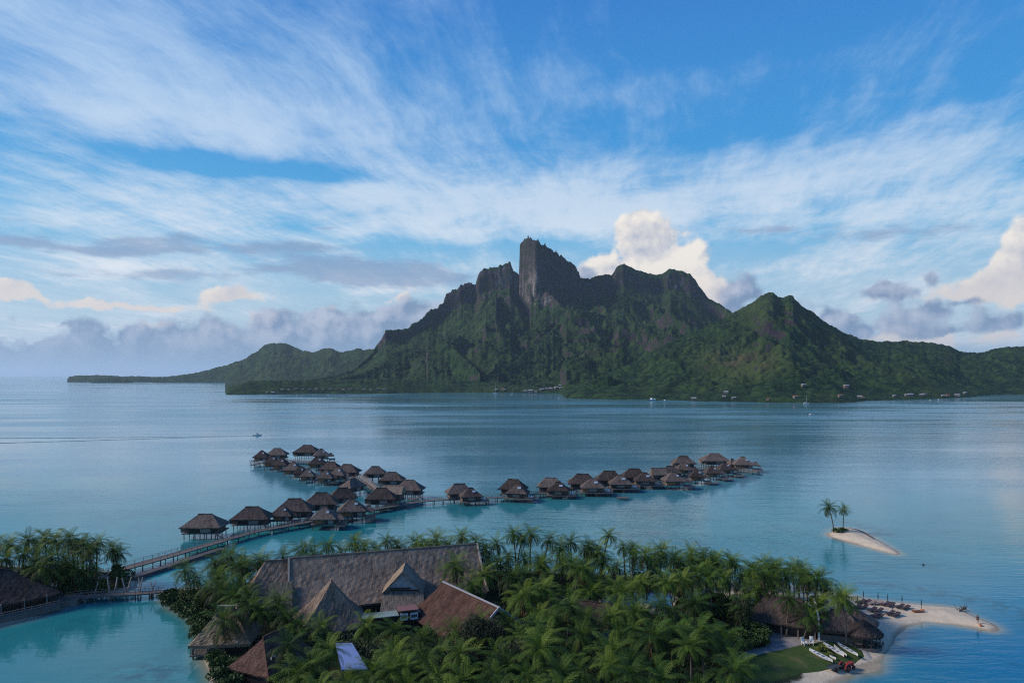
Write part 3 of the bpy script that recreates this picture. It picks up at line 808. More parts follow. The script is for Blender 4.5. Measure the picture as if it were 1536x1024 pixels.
        piles('stilt', [(x, y) for x in (-3.2, 0, 3.2) for y in (-3.3, 3.0)] + [(6.8, -4.2), (6.8, 1.8), (4.4, -4.2)], fz - .3, root)
    elif kind == 'gable':
        thatch_roof(8.6, 6.6, 3.0, 8.2, z0=4.4).build('roof', mat('thatch_tan_sunlit', m_thatch((.10, .085, .075), (.19, .155, .13), (.27, .225, .185))), root)  # tan thatch, with the sunlight on this roof put into its colour
        g = MB()
        for sx in (-3.4, 3.4): g.quadface([(sx, -2.6, 4.4), (sx, 2.6, 4.4), (sx, 0, 6.9)])
        g.box(-3.4, 3.4, -2.6, 2.6, fz, 4.75); g.build('wall', WALL, root)
        MB().box(-1, 1, -2.68, -2.5, fz, 4.0).build('door', DARK, root)
        MB().box(-4, 4, -3.4, 3.2, fz - .28, fz).build('deck', DECK, root)
        piles('stilt', [(x, y) for x in (-3.4, 0, 3.4) for y in (-3, 2.8)], fz - .25, root)
    return root

# (column, row of the ridge, width in columns, kind, turn in degrees, label)
SPOTS = [
 (308, 769, 61, 'single', 3, 'bungalow on stilts at the shore end of the left arm, stairs down to the boardwalk'),
 (378.5, 758, 57, 'single', 6, 'second bungalow from the shore on the left arm, standing over terraces of the boardwalk'),
 (442, 749, 56, 'single', 8, 'third ridged bungalow from the shore on the left arm, long roof above a dark gallery'),
 (482, 739.5, 50, 'single', 10, 'fourth ridged bungalow from the shore on the left arm, behind the orange panelled one'),
 (487, 759, 40, 'small', 5, 'small pyramid roofed bungalow with an orange panel, nearest the camera in the left arm'),
 (528, 750, 42, 'small', 12, 'small bungalow with white skylight, right of the orange panelled one'),
 (514, 730, 42, 'single', 20, 'steep roofed bungalow in the left arm, half hidden by the skylight one'),
 (529, 715, 36, 'single', 60, 'bungalow turned end on at the knee where the left cluster branches off'),
 (572, 732, 46, 'single', 4, 'broad roofed bungalow where the left arm meets the long boardwalk'),
 (563, 697, 33, 'single', 8, 'bungalow standing apart behind the crossing, left of the two overlapping roofs'),
 (588, 706, 38, 'single', 0, 'middle roof of the three that step down toward the long boardwalk'),
 (614, 719.5, 44, 'single', -6, 'bungalow at the right end of the left cluster where the long bridge begins'),
 (521, 695, 38, 'single', -4, 'rightmost ridged bungalow of the far left cluster, gap of water on its right'),
 (497, 691.5, 32, 'single', -10, 'ridged bungalow in the back row of the far left cluster, left of the rightmost one'),
 (489, 703.5, 25, 'small', 0, 'small bungalow at the right end of the far left cluster front row'),
 (462, 701, 23, 'small', 4, 'small front bungalow second from the right in the far left cluster front row'),
 (440, 693.5, 28, 'small', -3, 'small front bungalow fourth from the right in the far left cluster front row'),
 (476, 685, 27, 'small', 10, 'pyramid roofed bungalow in the inner row of the far left cluster'),
 (461, 669, 38, 'single', 0, 'long ridged bungalow standing highest and farthest in the left cluster'),
 (482, 674, 24, 'small', 15, 'small bungalow tucked against the right side of the farthest long roof'),
 (416, 672, 31, 'single', 4, 'ridged bungalow at the back left of the far left cluster'),
 (393, 676, 23, 'small', 0, 'leftmost bungalow of the far left cluster with a small platform jutting over the water'),
 (408, 684, 24, 'small', 8, 'bungalow just right of the leftmost one in the far left cluster'),
 (422, 686, 25, 'small', -4, 'bungalow fourth from the left in the far left cluster front row'),
 (424, 754.5, 30, 'small', 6, 'low side pavilion tucked against the left end of the third ridged bungalow from shore'),
 (590, 727, 34, 'gable', -10, 'pale gabled roof rising just behind the broad roofed bungalow at the crossing'),
 (451, 697.5, 22, 'small', 4, 'small front bungalow third from the right in the far left cluster'),
 (507, 701, 26, 'small', -6, 'small bungalow wedged below the rightmost ridged one of the far left cluster'),
 (689, 723.6, 41, 'pair', 14, 'double roofed bungalow at the left end of the right arm, beside the long bridge'),
 (770, 719, 41, 'pair', -14, 'second double roofed bungalow from the left on the right arm, roofs nearly in line'),
 (826, 715, 41, 'pair', -6, 'third double roofed bungalow from the left on the right arm'),
 (874, 711.5, 45, 'pair', -4, 'fourth double roofed bungalow from the left on the right arm'),
 (914, 707, 43, 'pair', -2, 'fifth double roofed bungalow from the left on the right arm, platform in front'),
 (951, 703, 40, 'pair', -2, 'sixth double roofed bungalow from the left on the right arm'),
 (988, 700.5, 25, 'gable', 4, 'pale gabled pavilion rising between the dark roofs of the right arm'),
 (1005, 696.5, 32, 'single', 10, 'ridged bungalow directly behind the pale gabled pavilion'),
 (1025, 684, 34, 'single', 0, 'high ridged bungalow at the back of the right cluster, left of the open water gap'),
 (1010, 708.5, 33, 'small', 4, 'small bungalow with skylight in front of the pale gabled pavilion'),
 (1026, 692.5, 27, 'small', -8, 'small bungalow directly below the high ridged one at the back of the right cluster'),
 (1071.6, 680, 42, 'single', 0, 'long ridged bungalow farthest out in the right arm'),
 (1045, 702, 24, 'small', -4, 'small front bungalow just right of the water gap in the right cluster'),
 (1068, 697, 24, 'small', 0, 'small front bungalow below the farthest long roof, second right of the gap'),
 (1087, 692.5, 25, 'small', 6, 'small front bungalow second from the outer end of the right arm'),
 (1114, 686.5, 31, 'small', -6, 'bungalow at the outer end of the right arm with a low jetty beyond it'),
 (1098, 685, 17, 'small', 20, 'tiny roof peeping between the farthest long roof and the end bungalow'),
]
PROTO = {}
GROUPS = {'pair': 'double roofed bungalows of the right arm', 'single': 'ridged bungalows over the lagoon', 'small': 'small bungalows over the lagoon', 'gable': 'pale gabled pavilions over the lagoon'}
BASEW = {'pair': 11.6, 'single': 12.4, 'small': 8.6, 'gable': 8.6}
RZ = {'pair': 7.45, 'single': 7.3, 'small': 7.1, 'gable': 7.4}
for (cx_, ry, wpx, kind, turn, lab) in SPOTS:
    Yb = (HC - RZ[kind]) * F / (ry - HZ)
    s = wpx * Yb / F / BASEW[kind]
    s = max(.72, min(1.3, s))
    if kind not in PROTO: PROTO[kind] = o = bungalow(kind)
    else: o = copy_tree(PROTO[kind])
    o.location = ((cx_ - CX) * Yb / F, Yb, 0)
    o.rotation_euler = (0, 0, R(turn)); o.scale = (s, s * .96, 1 + (s - 1) * .25 + .05 * math.sin(cx_ * 3.3))
    if 'orange panel,' in lab or 'fourth double' in lab:
        for ch in o.children:
            if ch.name.split('.')[0] == ('shutter_panel' if kind == 'small' else 'window') and (kind == 'small' or ch.data.vertices[0].co.y < -9):
                ch.data = ch.data.copy(); ch.data.materials[0] = WALL_ORANGE; ch['label'] = 'warm orange timber panel'
    tag(o, lab, 'bungalow', GROUPS[kind])

# ---------------------------------------------------------------- boardwalks
def walkway(name, pts, width, label, z=1.55, rail=True, step=4.2, pile=True, posts_tall=False, cat='boardwalk', deckm=None):
    root = empty(name, (pts[0].x, pts[0].y, 0))
    o0 = Vector((pts[0].x, pts[0].y, 0))
    P = [Vector((p.x, p.y, 0)) - o0 for p in pts]
    # resample
    Q = [P[0]]
    for a, b in zip(P[:-1], P[1:]):
        n = max(1, round((b - a).length / step))
        Q += [a.lerp(b, k / n) for k in range(1, n + 1)]
    dk = MB(); rl = MB(); nrm = []
    for i, p in enumerate(Q):
        d = (Q[min(i + 1, len(Q) - 1)] - Q[max(i - 1, 0)]).normalized(); nrm.append(Vector((-d.y, d.x, 0)))
    hw = width / 2
    for i in range(len(Q) - 1):
        a, b, na_, nb_ = Q[i], Q[i + 1], nrm[i], nrm[i + 1]
        zt, zb = Vector((0, 0, z)), Vector((0, 0, z - .28))
        c = [a - na_ * hw, a + na_ * hw, b + nb_ * hw, b - nb_ * hw]
        dk.quadface([p + zt for p in (c[0], c[3], c[2], c[1])]); dk.quadface([p + zb for p in c])
        dk.quadface([c[0] + zb, c[3] + zb, c[3] + zt, c[0] + zt]); dk.quadface([c[1] + zt, c[2] + zt, c[2] + zb, c[1] + zb])
        if rail:
            for sgn in (-1, 1):
                e = (hw - .06) * sgn
                for hh in (.55, .95): rl.bar(a + na_ * e + zt + Vector((0, 0, hh)), b + nb_ * e + zt + Vector((0, 0, hh)), .07)
                for k in (0, .5):
                    q = a.lerp(b, k) + na_ * e + zt; rl.bar(q - Vector((0, 0, .1)), q + Vector((0, 0, 1.0)), .08)
    dk.build('deck', deckm or DECK, root)
    if rail: rl.build('railing', POST, root)
    if pile:
        n = 0
        for i in range(0, len(Q)):
            for sgn in (-1, 1):
                if n >= 98: break
                n += 1
                q = Q[i] + nrm[i] * (hw - .2) * sgn
                MB().tube([(q.x, q.y, -1.5), (q.x, q.y, z - .1)], .14, 6).build('pile', POST_WET, root)
    return tag(root, label, cat)

walkway('boardwalk', [at(*p, 1.55) for p in ((150, 868), (180, 853), (235, 838), (290, 822), (336, 809))], 3.3, 'wide railed boardwalk leading from the left shore out to the first bungalow', pile=True)
walkway('boardwalk', [at(*p, 1.5) for p in ((337, 809), (385, 796), (430, 788), (462, 782), (505, 774), (545, 766), (600, 756.5))], 2.6, 'boardwalk threading the bungalows of the left arm up to the crossing')
walkway('boardwalk', [at(*p, 1.5) for p in ((601, 756), (636, 751), (665, 749), (745, 746), (800, 741), (850, 735), (900, 729), (940, 724), (985, 717), (1030, 707), (1060, 702.5), (1100, 703), (1138, 708))], 2.4, 'long boardwalk bridging open water and running behind the bungalows of the right arm')
walkway('boardwalk', [at(*p, 1.5) for p in ((590, 753), (566, 737), (548, 724), (520, 711), (490, 700), (462, 693), (430, 690), (400, 692), (379, 697))], 2.4, 'boardwalk running through the far left cluster to the leftmost platform')
walkway('boardwalk', [at(*p, 2.4) for p in ((541, 712), (556, 724), (572, 736))], 1.8, 'pale sloping ramp between the turned bungalow and the crossing', z=2.4, deckm=WALL_PALE)
# low float alongside the first boardwalk
fl = MB().box(-22, 22, -1.1, 1.1, -.3, .55)
flo = fl.build('float', mat('float_hull', m_wood((.03, .03, .035), (.10, .095, .10))), None)
_a, _b = at(186, 872, .3), at(334, 824, .3)
flo.location = (_a + _b) / 2; flo.rotation_euler = (0, 0, math.atan2((_b - _a).y, (_b - _a).x)); flo.scale = ((_b - _a).length / 44, 1, 1)
flo.name = 'pontoon'; tag(flo, 'long dark hulled pontoon moored along the near side of the wide boardwalk', 'pontoon')

# low platforms in front of the bungalows
def platform(px, py, w, d, turn, lab):
    r = empty('platform', at(px, py, 0), R(turn))
    MB().box(-w / 2, w / 2, -d / 2, d / 2, .75, .95).build('deck', DECK, r)
    rr = MB()
    for x in (-w / 2 + .1, w / 2 - .1):
        for y in (-d / 2 + .1, d / 2 - .1): rr.bar((x, y, .9), (x, y, 1.9), .09)
    for z in (1.4, 1.85): rr.bar((-w / 2, -d / 2 + .1, z), (w / 2, -d / 2 + .1, z), .07); rr.bar((w / 2 - .1, -d / 2, z), (w / 2 - .1, d / 2, z), .07)
    rr.build('railing', POST, r)
    piles('pile', [(x, y) for x in (-w / 2 + .3, w / 2 - .3) for y in (-d / 2 + .3, d / 2 - .3)], .8, r, r=.1)
    tag(r, lab, 'platform', 'low swimming platforms')
platform(934, 749, 4.6, 3, -8, 'low railed swimming platform in front of the fifth double roofed bungalow')
platform(1068, 727, 4.5, 3.4, 0, 'low railed platform in front of the first small bungalow right of the water gap')
platform(1091, 721.5, 4.5, 3.4, 0, 'low railed platform below the small bungalow second from the outer end of the right arm')
platform(1108, 716, 4.5, 3.4, 4, 'low railed platform beside the outer end bungalow of the right arm')
platform(574, 767, 5, 3.4, 4, 'low railed platform under the broad roofed bungalow at the crossing')
platform(620, 751, 4, 3, 0, 'low platform beside the bungalow where the long bridge begins')
platform(381, 694, 4, 3, 0, 'small platform jutting out left of the leftmost bungalow')
# ---------------------------------------------------------------- buildings of the resort island
def frame_of(p0, p1):
    """empty-like placement: local x from p0 to p1 on plan; returns centre, angle, length"""
    c = (p0 + p1) / 2; d = p1 - p0
    return c, math.atan2(d.y, d.x), Vector((d.x, d.y)).length

TRIM = mat('pale_trim', m_wood((.26, .23, .20), (.42, .38, .33)))
GABLEWHITE = mat('whitewashed_gable', lambda nt, b: nt.links.new(ramp(nt, noise(nt, objco(nt), 1.5, 4), [(.3, (.26, .27, .28)), (.7, (.42, .43, .44))]), b.inputs['Base Color']))

# the great hall
r0 = atY(434, 838, 143.5); r1 = atY(715, 814, 156.0)
c, ang, L = frame_of(r0, r1)
hall = empty('great_hall', (c.x, c.y, 1.1), ang)
ridge_z = (r0.z + r1.z) / 2 - 1.1
thatch_roof(L, 18.0, ridge_z - 2.2, L - .02, step=.8, z0=2.2, sag=.5, rough=.09, thick=.4).build('roof', THATCH_HALL, hall)
MB().box(-L / 2 + 1, L / 2 - 1.2, -6.6, 6.6, 0, 3.6).build('wall', WALL, hall)
for sx, nm in ((-1, 'gable'), (1, 'gable')):
    g = MB(); x = sx * (L / 2 - .9)
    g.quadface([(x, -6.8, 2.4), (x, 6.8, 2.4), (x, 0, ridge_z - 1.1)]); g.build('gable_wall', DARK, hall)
for sx in (-1, 1):
    bb = MB(); x = sx * (L / 2 + .12)
    for sy in (-1, 1):
        pts = [Vector((x, sy * 9.05 * (1 - t), 2.2 + (ridge_z - 2.2) * (t - math.sin(math.pi * t) * .06) + .12)) for t in (0, .25, .5, .75, 1)]
        for a_, b_ in zip(pts[:-1], pts[1:]): bb.bar(a_, b_, .34, .3)
    bb.build('bargeboard', TRIM, hall)
# left wing with hipped end, and its low front lean-to
wing = thatch_roof(18, 16, ridge_z - 2.6, 6.4, step=.8, z0=2.1, cx=-L / 2 - 1.6, cy_=1.2, sag=.5, rough=.09, thick=.4)
wing.build('wing_roof', THATCH_HALL, hall)
def slab_roof(name, pts, th, m, parent, n=(10, 8)):
    a, b, c_, d = [Vector(p) for p in pts]; k = MB(); nu, nv = n
    G = [[a.lerp(b, i / nu).lerp(d.lerp(c_, i / nu), j / nv) for i in range(nu + 1)] for j in range(nv + 1)]
    for row in G:
        for p in row: p.z += .05 * _n2(p.x * 1.3, p.y * 1.1)
    U = lambda p: ((p - a).dot((b - a).normalized()), (p - a).dot((d - a).normalized()))
    for j in range(nv):
        for i in range(nu):
            q = [G[j][i], G[j][i + 1], G[j + 1][i + 1], G[j + 1][i]]; k.quadface(q, [U(p) for p in q])
    dn = Vector((0, 0, -th))
    per = [G[0][i] for i in range(nu + 1)] + [G[j][nu] for j in range(1, nv + 1)] + [G[nv][i] for i in range(nu - 1, -1, -1)] + [G[j][0] for j in range(nv - 1, 0, -1)]
    for i in range(len(per)):
        p, q = per[i], per[(i + 1) % len(per)]
        k.quadface([p + dn, q + dn, q, p], [(i * .5, 0), (i * .5 + .5, 0), (i * .5 + .5, .3), (i * .5, .3)])
    k.quadface([a + dn, d + dn, c_ + dn, b + dn], [(0, 0), (0, 1), (1, 1), (1, 0)])
    return k.build(name, m, parent)
lz = ridge_z * .66
slab_roof('lean_to_roof', [(-L / 2 - 4.0, -9.4, 2.6), (-L / 2 + .6, -9.6, 2.4), (-L / 2 + .6, -4.4, lz), (-L / 2 - 4.0, -4.2, lz)], .4, mat('thatch_mossy', m_thatch((.05, .05, .035), (.13, .125, .085), (.21, .195, .15))), hall)
# hipped entrance porch facing the camera
pr = atY(497, 869, 131.5)
porch = thatch_roof(11.5, 13.5, pr.z - 1.1 - 1.6, 1.2, step=.7, z0=1.6, sag=.5, rough=.08, thick=.4)
po = porch.build('porch_roof', THATCH_HALL, hall)
Mi = Matrix.Translation(hall.location) @ Matrix.Rotation(ang, 4, 'Z')
lp = Mi.inverted() @ Vector((pr.x, pr.y, 1.1)); po.location = (lp.x, lp.y, 0); po.rotation_euler = (0, 0, R(90) + R(4))
pw = MB().box(-5.2, 5.2, -4.2, 4.2, 0, 2.3).build('porch_wall', WALL, hall); pw.location = (lp.x, lp.y, 0); pw.rotation_euler = po.rotation_euler
# dormer with a whitewashed gable
dr = Mi.inverted() @ atY(604, 856, 139.5)
dm = MB()
fx, fy, fz_ = dr.x, dr.y, dr.z
ang2 = R(-14)
def dloc(x, y, z): 
    v = Matrix.Rotation(ang2, 3, 'Z') @ Vector((x, y, 0)); return Vector((fx + v.x, fy + v.y, z))
slab_roof('dormer_roof', [dloc(-4.2, -.4, fz_ - 4.4), dloc(-4.2, 7, fz_ - 4.4), dloc(0, 7, fz_ + .05), dloc(0, -.4, fz_ + .05)], .3, THATCH_TAN, hall)  # left slope paler than the right: its sunlit tone put into the colour
slab_roof('dormer_roof', [dloc(4.2, 7, fz_ - 4.4), dloc(4.2, -.4, fz_ - 4.4), dloc(0.02, -.4, fz_ + .06), dloc(0.02, 7, fz_ + .06)], .3, THATCH_HALL, hall)
g = MB(); g.quadface([dloc(-3.3, .25, fz_ - 3.9), dloc(3.3, .25, fz_ - 3.9), dloc(0, .25, fz_ - .45)]); g.quadface([dloc(3.3, .4, fz_ - 3.9), dloc(-3.3, .4, fz_ - 3.9), dloc(0, .4, fz_ - .45)]); g.build('dormer_gable', GABLEWHITE, hall)
MB().bar(dloc(-2.6, .1, fz_ - 3.55), dloc(1.6, .1, fz_ - 3.55), .5, .28).build('louvre', DARK, hall)
slab_roof('dormer_apron', [dloc(-4.4, -4.6, fz_ - 8.4), dloc(4.8, -4.6, fz_ - 8.4), dloc(4.2, .2, fz_ - 4.1), dloc(-3.9, .2, fz_ - 4.1)], .35, mat('thatch_grey', m_thatch((.10, .085, .07), (.20, .175, .15), (.30, .27, .24))), hall)
# metal awnings over the service side, white framed windows under them
aw = Mi.inverted() @ at(583, 921, 4.4)
SHEET_G = mat('green_metal_sheet', None, (.20, .27, .26), .5, .4); SHEET_R = mat('red_metal_sheet', None, (.19, .10, .10), .6, .3)
MB().box(aw.x - 5.0, aw.x + 1.8, aw.y - 1.2, aw.y + 1.8, 3.2, 3.35).build('awning', SHEET_G, hall)
o = MB().box(aw.x + 1.85, aw.x + 5.6, aw.y - .6, aw.y + 2.4, 3.75, 3.92).build('awning', SHEET_R, hall); tag(o, 'red metal awning')
for k in range(2):
    wx = aw.x + 2.9 + k * 1.9
    wf = MB().box(wx - .75, wx + .75, aw.y - .45, aw.y - .3, 2.0, 3.3).build('window', WHITE, hall)
    pn = MB()
    for q in range(3): pn.box(wx - .55 + q * .4, wx - .25 + q * .4, aw.y - .50, aw.y - .46, 2.4, 2.95)
    pn.build('pane', DARK, wf)
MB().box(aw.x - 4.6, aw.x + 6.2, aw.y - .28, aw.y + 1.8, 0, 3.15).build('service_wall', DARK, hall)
tag(hall, 'great hall under a long steep grey brown thatched roof with a white dormer gable', 'hall')

# red-brown gabled roof beside the hall
a0 = atY(664, 873, 137.5); a1 = atY(746, 911, 122.5)
a1.z = a0.z
c, ang, L2 = frame_of(a0, a1)
kh = empty('gabled_house', (c.x, c.y, 1.1), ang)
thatch_roof(L2 + 1, 14.5, a0.z - 1.1 - 1.8, L2 + .4, step=.6, z0=1.8, sag=.35, rough=.06).build('roof', THATCH_RED, kh)
thatch_roof(6, 12.5, a0.z - 1.1 - 2.0, .6, step=.6, z0=1.85, cx=-L2 / 2 + .4, sag=.3, rough=.06, ridge_cap=False).build('hip_roof', THATCH_RED, kh)
MB().box(-L2 / 2, L2 / 2 - .6, -5.5, 5.5, 0, 2.6).build('wall', WALL, kh)
g = MB(); zz = a0.z - 1.1; g.quadface([(L2 / 2 - .3, -6.6, 2.1), (L2 / 2 - .3, 6.6, 2.1), (L2 / 2 - .3, 0, zz - .3)]); g.build('gable_wall', GABLEWHITE, kh)
bb = MB()
for sy in (-1, 1): bb.bar((L2 / 2 + .56, sy * 7.2, 1.95), (L2 / 2 + .56, 0, zz + .15), .22, .42)
bb.bar((-L2 / 2, 0, zz + .2), (L2 / 2 + .5, 0, zz + .2), .34, .2)
bb.build('bargeboard', mat('blue_grey_trim', None, (.30, .31, .34), .6), kh)
tag(kh, 'house with a red brown thatched gable roof and blue grey bargeboards, right of the hall', 'house')

# shaggy light thatch pavilion on stilts over the lagoon edge
ap_ = atY(341, 911, 124.0)
hut = empty('waterside_pavilion', (ap_.x, ap_.y, .6), R(6))
thatch_roof(10.6, 9.0, ap_.z - .6 - 2.3, 2.6, step=.5, z0=2.3, sag=.5, rough=.14, fringe=.6, thick=.55).build('roof', THATCH_TAN, hut)
gb = MB(); zt = ap_.z - .6
for sx in (-1, 1): gb.quadface([(sx * 1.55, -1.5, zt - 1.2), (sx * 1.55, 1.5, zt - 1.2), (sx * 1.75, 0, zt + .35)])
gb.bar((-1.7, 0, zt + .35), (1.7, 0, zt + .35), .5, .25); gb.build('gablet', TRIM, hut)
MB().box(-4.2, 4.2, -3.4, 3.4, 0, .2).build('floor', DECK, hut)
MB().box(-2.2, 4.0, -3.1, 3.1, .2, 2.4).build('wall', DARK, hut)
ral = MB()
for z in (.55, .95, 1.3): ral.bar((-5.2, -3.3, z), (-5.2, 1.5, z), .07); ral.bar((-5.2, -3.3, z), (-2.4, -3.3, z), .07)
for k in range(6): ral.bar((-5.2, -3.3 + k * .95, 0), (-5.2, -3.3 + k * .95, 1.35), .09)
for k in range(4): ral.bar((-5.2 + k * .93, -3.3, 0), (-5.2 + k * .93, -3.3, 1.35), .09)
ral.build('railing', POST, hut)
MB().box(-5.4, -4.2, -3.5, 1.7, -.05, .18).build('balcony', DECK, hut)
for x, y in ((-4.9, -3.1), (-4.9, 1.2), (-2.4, -3.2), (4.0, -3.2), (4, 3.2), (-4.2, 3)):
    MB().bar((x, y, -2.2), (x, y, 2.6 if y > -9 else 0), .22).build('post', POST_WET, hut)
tag(hut, 'shaggy light brown thatched pavilion on stilts at the lagoon edge, front left', 'pavilion')

# hipped red brown house with a pale terrace, bottom left
b0 = atY(402, 938, 116.0)
hs = empty('terrace_house', (b0.x + 2.0, b0.y - 3.0, 1.1), R(66))
thatch_roof(11.6, 9.0, b0.z - 1.1 - 2.0, 4.6, step=.6, z0=2.0, sag=.35, rough=.06).build('roof', THATCH_RED, hs)
MB().box(-5.2, 5.2, -3.7, 3.7, 0, 2.7).build('wall', DARK, hs)
tr = MB(); tr.box(-7.6, 6.4, 4.7, 6.1, -.3, .22); tr.box(-7.6, -6.0, -6.5, 4.7, -.3, .2); tr.build('terrace', mat('pale_paving', m_wood((.22, .20, .18), (.38, .35, .31))), hs)
tl = MB(); tl.bar((-7.5, 6.05, .3), (6.3, 6.05, .3), .2, .25); tl.bar((-7.5, 5.6, .32), (6.3, 5.6, .32), .1, .12); tl.build('kerb', TRIM, hs)
ov = MB().tube([(-3.6 + .5 * math.cos(t), -3.4 + .25 * math.sin(t), 4.05 + .35 * math.sin(t)) for t in [k * .45 for k in range(8)]], .06, 5).build('roof_vent', WHITE, hs)
tag(hs, 'hip roofed red brown thatched house with a pale terrace, bottom left beside the lawn', 'house')

# dark restaurant roof on the far left shore
wr = at(-14, 905, 2.5)
w0 = atY(44, 863, 137)
wh = empty('shore_restaurant', (-111.5, 142.5, 1.1), R(50))
thatch_roof(26, 17, 5.4, 10, step=.8, z0=2.2, sag=.4, rough=.07, thick=.4).build('roof', THATCH_DARK, wh)
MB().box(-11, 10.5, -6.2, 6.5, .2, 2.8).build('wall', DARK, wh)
MB().box(-16, 12, -10.2, -6.2, -.9, .25).build('terrace', DECK, wh)
rl = MB()
for z in (.7, 1.15): rl.bar((-16, -10.1, z), (12, -10.1, z), .07)
for k in range(18): rl.bar((-16 + k * 1.63, -10.1, .2), (-16 + k * 1.63, -10.1, 1.2), .08)
rl.build('railing', POST, wh)
for k in range(7): MB().bar((-14 + k * 4, -8.4, .2), (-14 + k * 4, -8.4, 2.5), .2).build('post', POST, wh)
tag(wh, 'dark hipped thatched restaurant on the left shore with a railed terrace over the water', 'restaurant')
jt = empty('stone_quay', at(84, 908, 0), R(16))
MB().box(-4.6, 4.4, -1.4, 2.2, -1.2, 1.3).build('wall', mat('quay_stone', m_wood((.10, .095, .09), (.22, .20, .19))), jt)
MB().box(-4.7, 4.5, -1.5, 2.3, 1.32, 1.45).build('deck', DECK, jt)
tag(jt, 'timber topped stone quay between the left restaurant and the footbridge', 'quay')
sr = empty('sun_shelter', at(73, 899, 0), R(12))
MB().box(-2.2, 2.2, -1.1, 1.1, 3.2, 3.32).build('roof', mat('pale_canvas', None, (.46, .50, .56), .7), sr)
for x in (-2, 2):
    for y in (-.9, .9): MB().bar((x, y, 1.2), (x, y, 3.2), .1).build('post', POST, sr)
tag(sr, 'flat pale canvas shelter beside the left restaurant roof', 'shelter')

# beach buildings at the right
def cone_hut(px, py, Y, r, label, rz=0, sx=1.0, deckr=None, name='beach_pavilion', material=None):
    p = atY(px, py, Y); base = gz(p.x, p.y)
    root = empty(name, (p.x, p.y, base), rz)
    zt = p.z - base; m = MB(); n = 28; rows = 7; ze = 2.35
    G = []
    for j in range(rows + 1):
        t = j / rows; rr = r * (1 - t) ** .92 + .03
        z = ze + (zt - ze) * (t ** .9) ; row = []
        for i in range(n):
            a = 2 * math.pi * i / n
            row.append(Vector((rr * math.cos(a) * sx, rr * math.sin(a), z + .05 * _n2(a * 3, t * 5) + (random.uniform(-.08, .08) if j == 0 else 0))))
        G.append(row)
    for j in range(rows):
        for i in range(n):
            k = (i + 1) % n
            m.quadface([G[j][i], G[j][k], G[j + 1][k], G[j + 1][i]], [(i * .6, j * .6), (i * .6 + .6, j * .6), (i * .6 + .6, j * .6 + .6), (i * .6, j * .6 + .6)])
    for i in range(n):
        k = (i + 1) % n; a, b_ = G[0][i], G[0][k]
        m.quadface([a * .96 + Vector((0, 0, -.3)), b_ * .96 + Vector((0, 0, -.3)), b_, a], [(i * .6, 0), (i * .6 + .6, 0), (i * .6 + .6, .3), (i * .6, .3)])
    m.build('roof', material or THATCH, root)
    for i in range(7):
        a = 2 * math.pi * (i + .3) / 7
        MB().bar((r * .82 * math.cos(a) * sx, r * .82 * math.sin(a), -.2), (r * .82 * math.cos(a) * sx, r * .82 * math.sin(a), ze + .3), .16).build('post', POST_WET, root)
    fl_ = MB(); 
    ring = [Vector((r * .92 * math.cos(2 * math.pi * i / 24) * sx, r * .92 * math.sin(2 * math.pi * i / 24), .16)) for i in range(24)]
    fl_.quadface(ring); 
    for i in range(24): fl_.quadface([ring[i] - Vector((0, 0, .5)), ring[(i + 1) % 24] - Vector((0, 0, .5)), ring[(i + 1) % 24], ring[i]])
    fl_.build('floor', DECK, root)
    return tag(root, label, 'pavilion')
b1 = cone_hut(1284, 913, 130.5, 3.3, 'dark conical beach pavilion behind, nearer the loungers', sx=1.25)
b2 = cone_hut(1295.5, 928.5, 125.2, 2.95, 'brown conical beach pavilion in front with tables under it, nearest the sand', sx=1.15)
def table_set(x, y, z, label):
    t = empty('dining_table', (x, y, z))
    m = MB(); m.box(-.5, .5, -.5, .5, .7, .76); m.build('tabletop', WALL, t); MB().bar((0, 0, 0), (0, 0, .7), .1).build('pedestal', POST_WET, t)
    tag(t, label, 'table', 'tables under the front beach pavilion')
for k, (ox, oy) in enumerate(((-1.7, -1.6), (.2, -2.0), (1.8, -1.3))):
    table_set(b2.location.x + ox, b2.location.y + oy, b2.location.z + .165, ['left', 'middle', 'right'][k] + ' dining table under the front conical beach pavilion')
    for q in (-.85, .85):
        ch = empty('dining_chair', (b2.location.x + ox + q, b2.location.y + oy, b2.location.z + .165), 0 if q > 0 else R(180))
        MB().box(-.22, .22, -.22, .22, .42, .47).build('seat', DARK, ch); MB().box(.18, .22, -.22, .22, .47, .92).build('backrest', DARK, ch)
        lg = MB()
        for x in (-.19, .19):
            for y in (-.19, .19): MB().bar((x, y, 0), (x, y, .42), .04).build('leg', DARK, ch)
        tag(ch, ('right' if q > 0 else 'left') + ' chair at the ' + ['left', 'middle', 'right'][k] + ' table under the front conical pavilion', 'chair', 'chairs under the front beach pavilion')
# bar with a white curved end
bp = atY(1251, 914, 129)
bar_ = empty('beach_bar', (bp.x, bp.y, gz(bp.x, bp.y)), R(-16))
zt = bp.z - bar_.location.z
thatch_roof(8.2, 8.2, zt - 2.1, 2.8, step=.5, z0=2.1, sag=.5, rough=.07, cx=.8).build('roof', THATCH, bar_)
MB().box(-3.2, 4.2, -3.2, 3.2, 0, 2.4).build('wall', DARK, bar_)
MB().box(-3.4, 4.3, -3.5, -3.25, 0, 1.05).build('counter', WALL, bar_)
MB().box(-3.3, 4.2, -3.6, -3.52, 1.6, 1.7).build('beam', WALL_ORANGE, bar_)
ar = MB()
pts = []
for k in range(11):
    t = k / 10; a = t * math.pi * .5
    pts.append(Vector((-3.2, 2.2 - 6.2 * math.sin(a) ** 1.1 * .98, 2.6 + (zt - 1.6) * math.cos(a))))
pts.append(Vector((-3.2, -4.0, 0)))
for a_, b_ in zip(pts[:-1], pts[1:]): ar.bar(a_, b_, .3, .35)
ar.build('arch', WHITE, bar_)
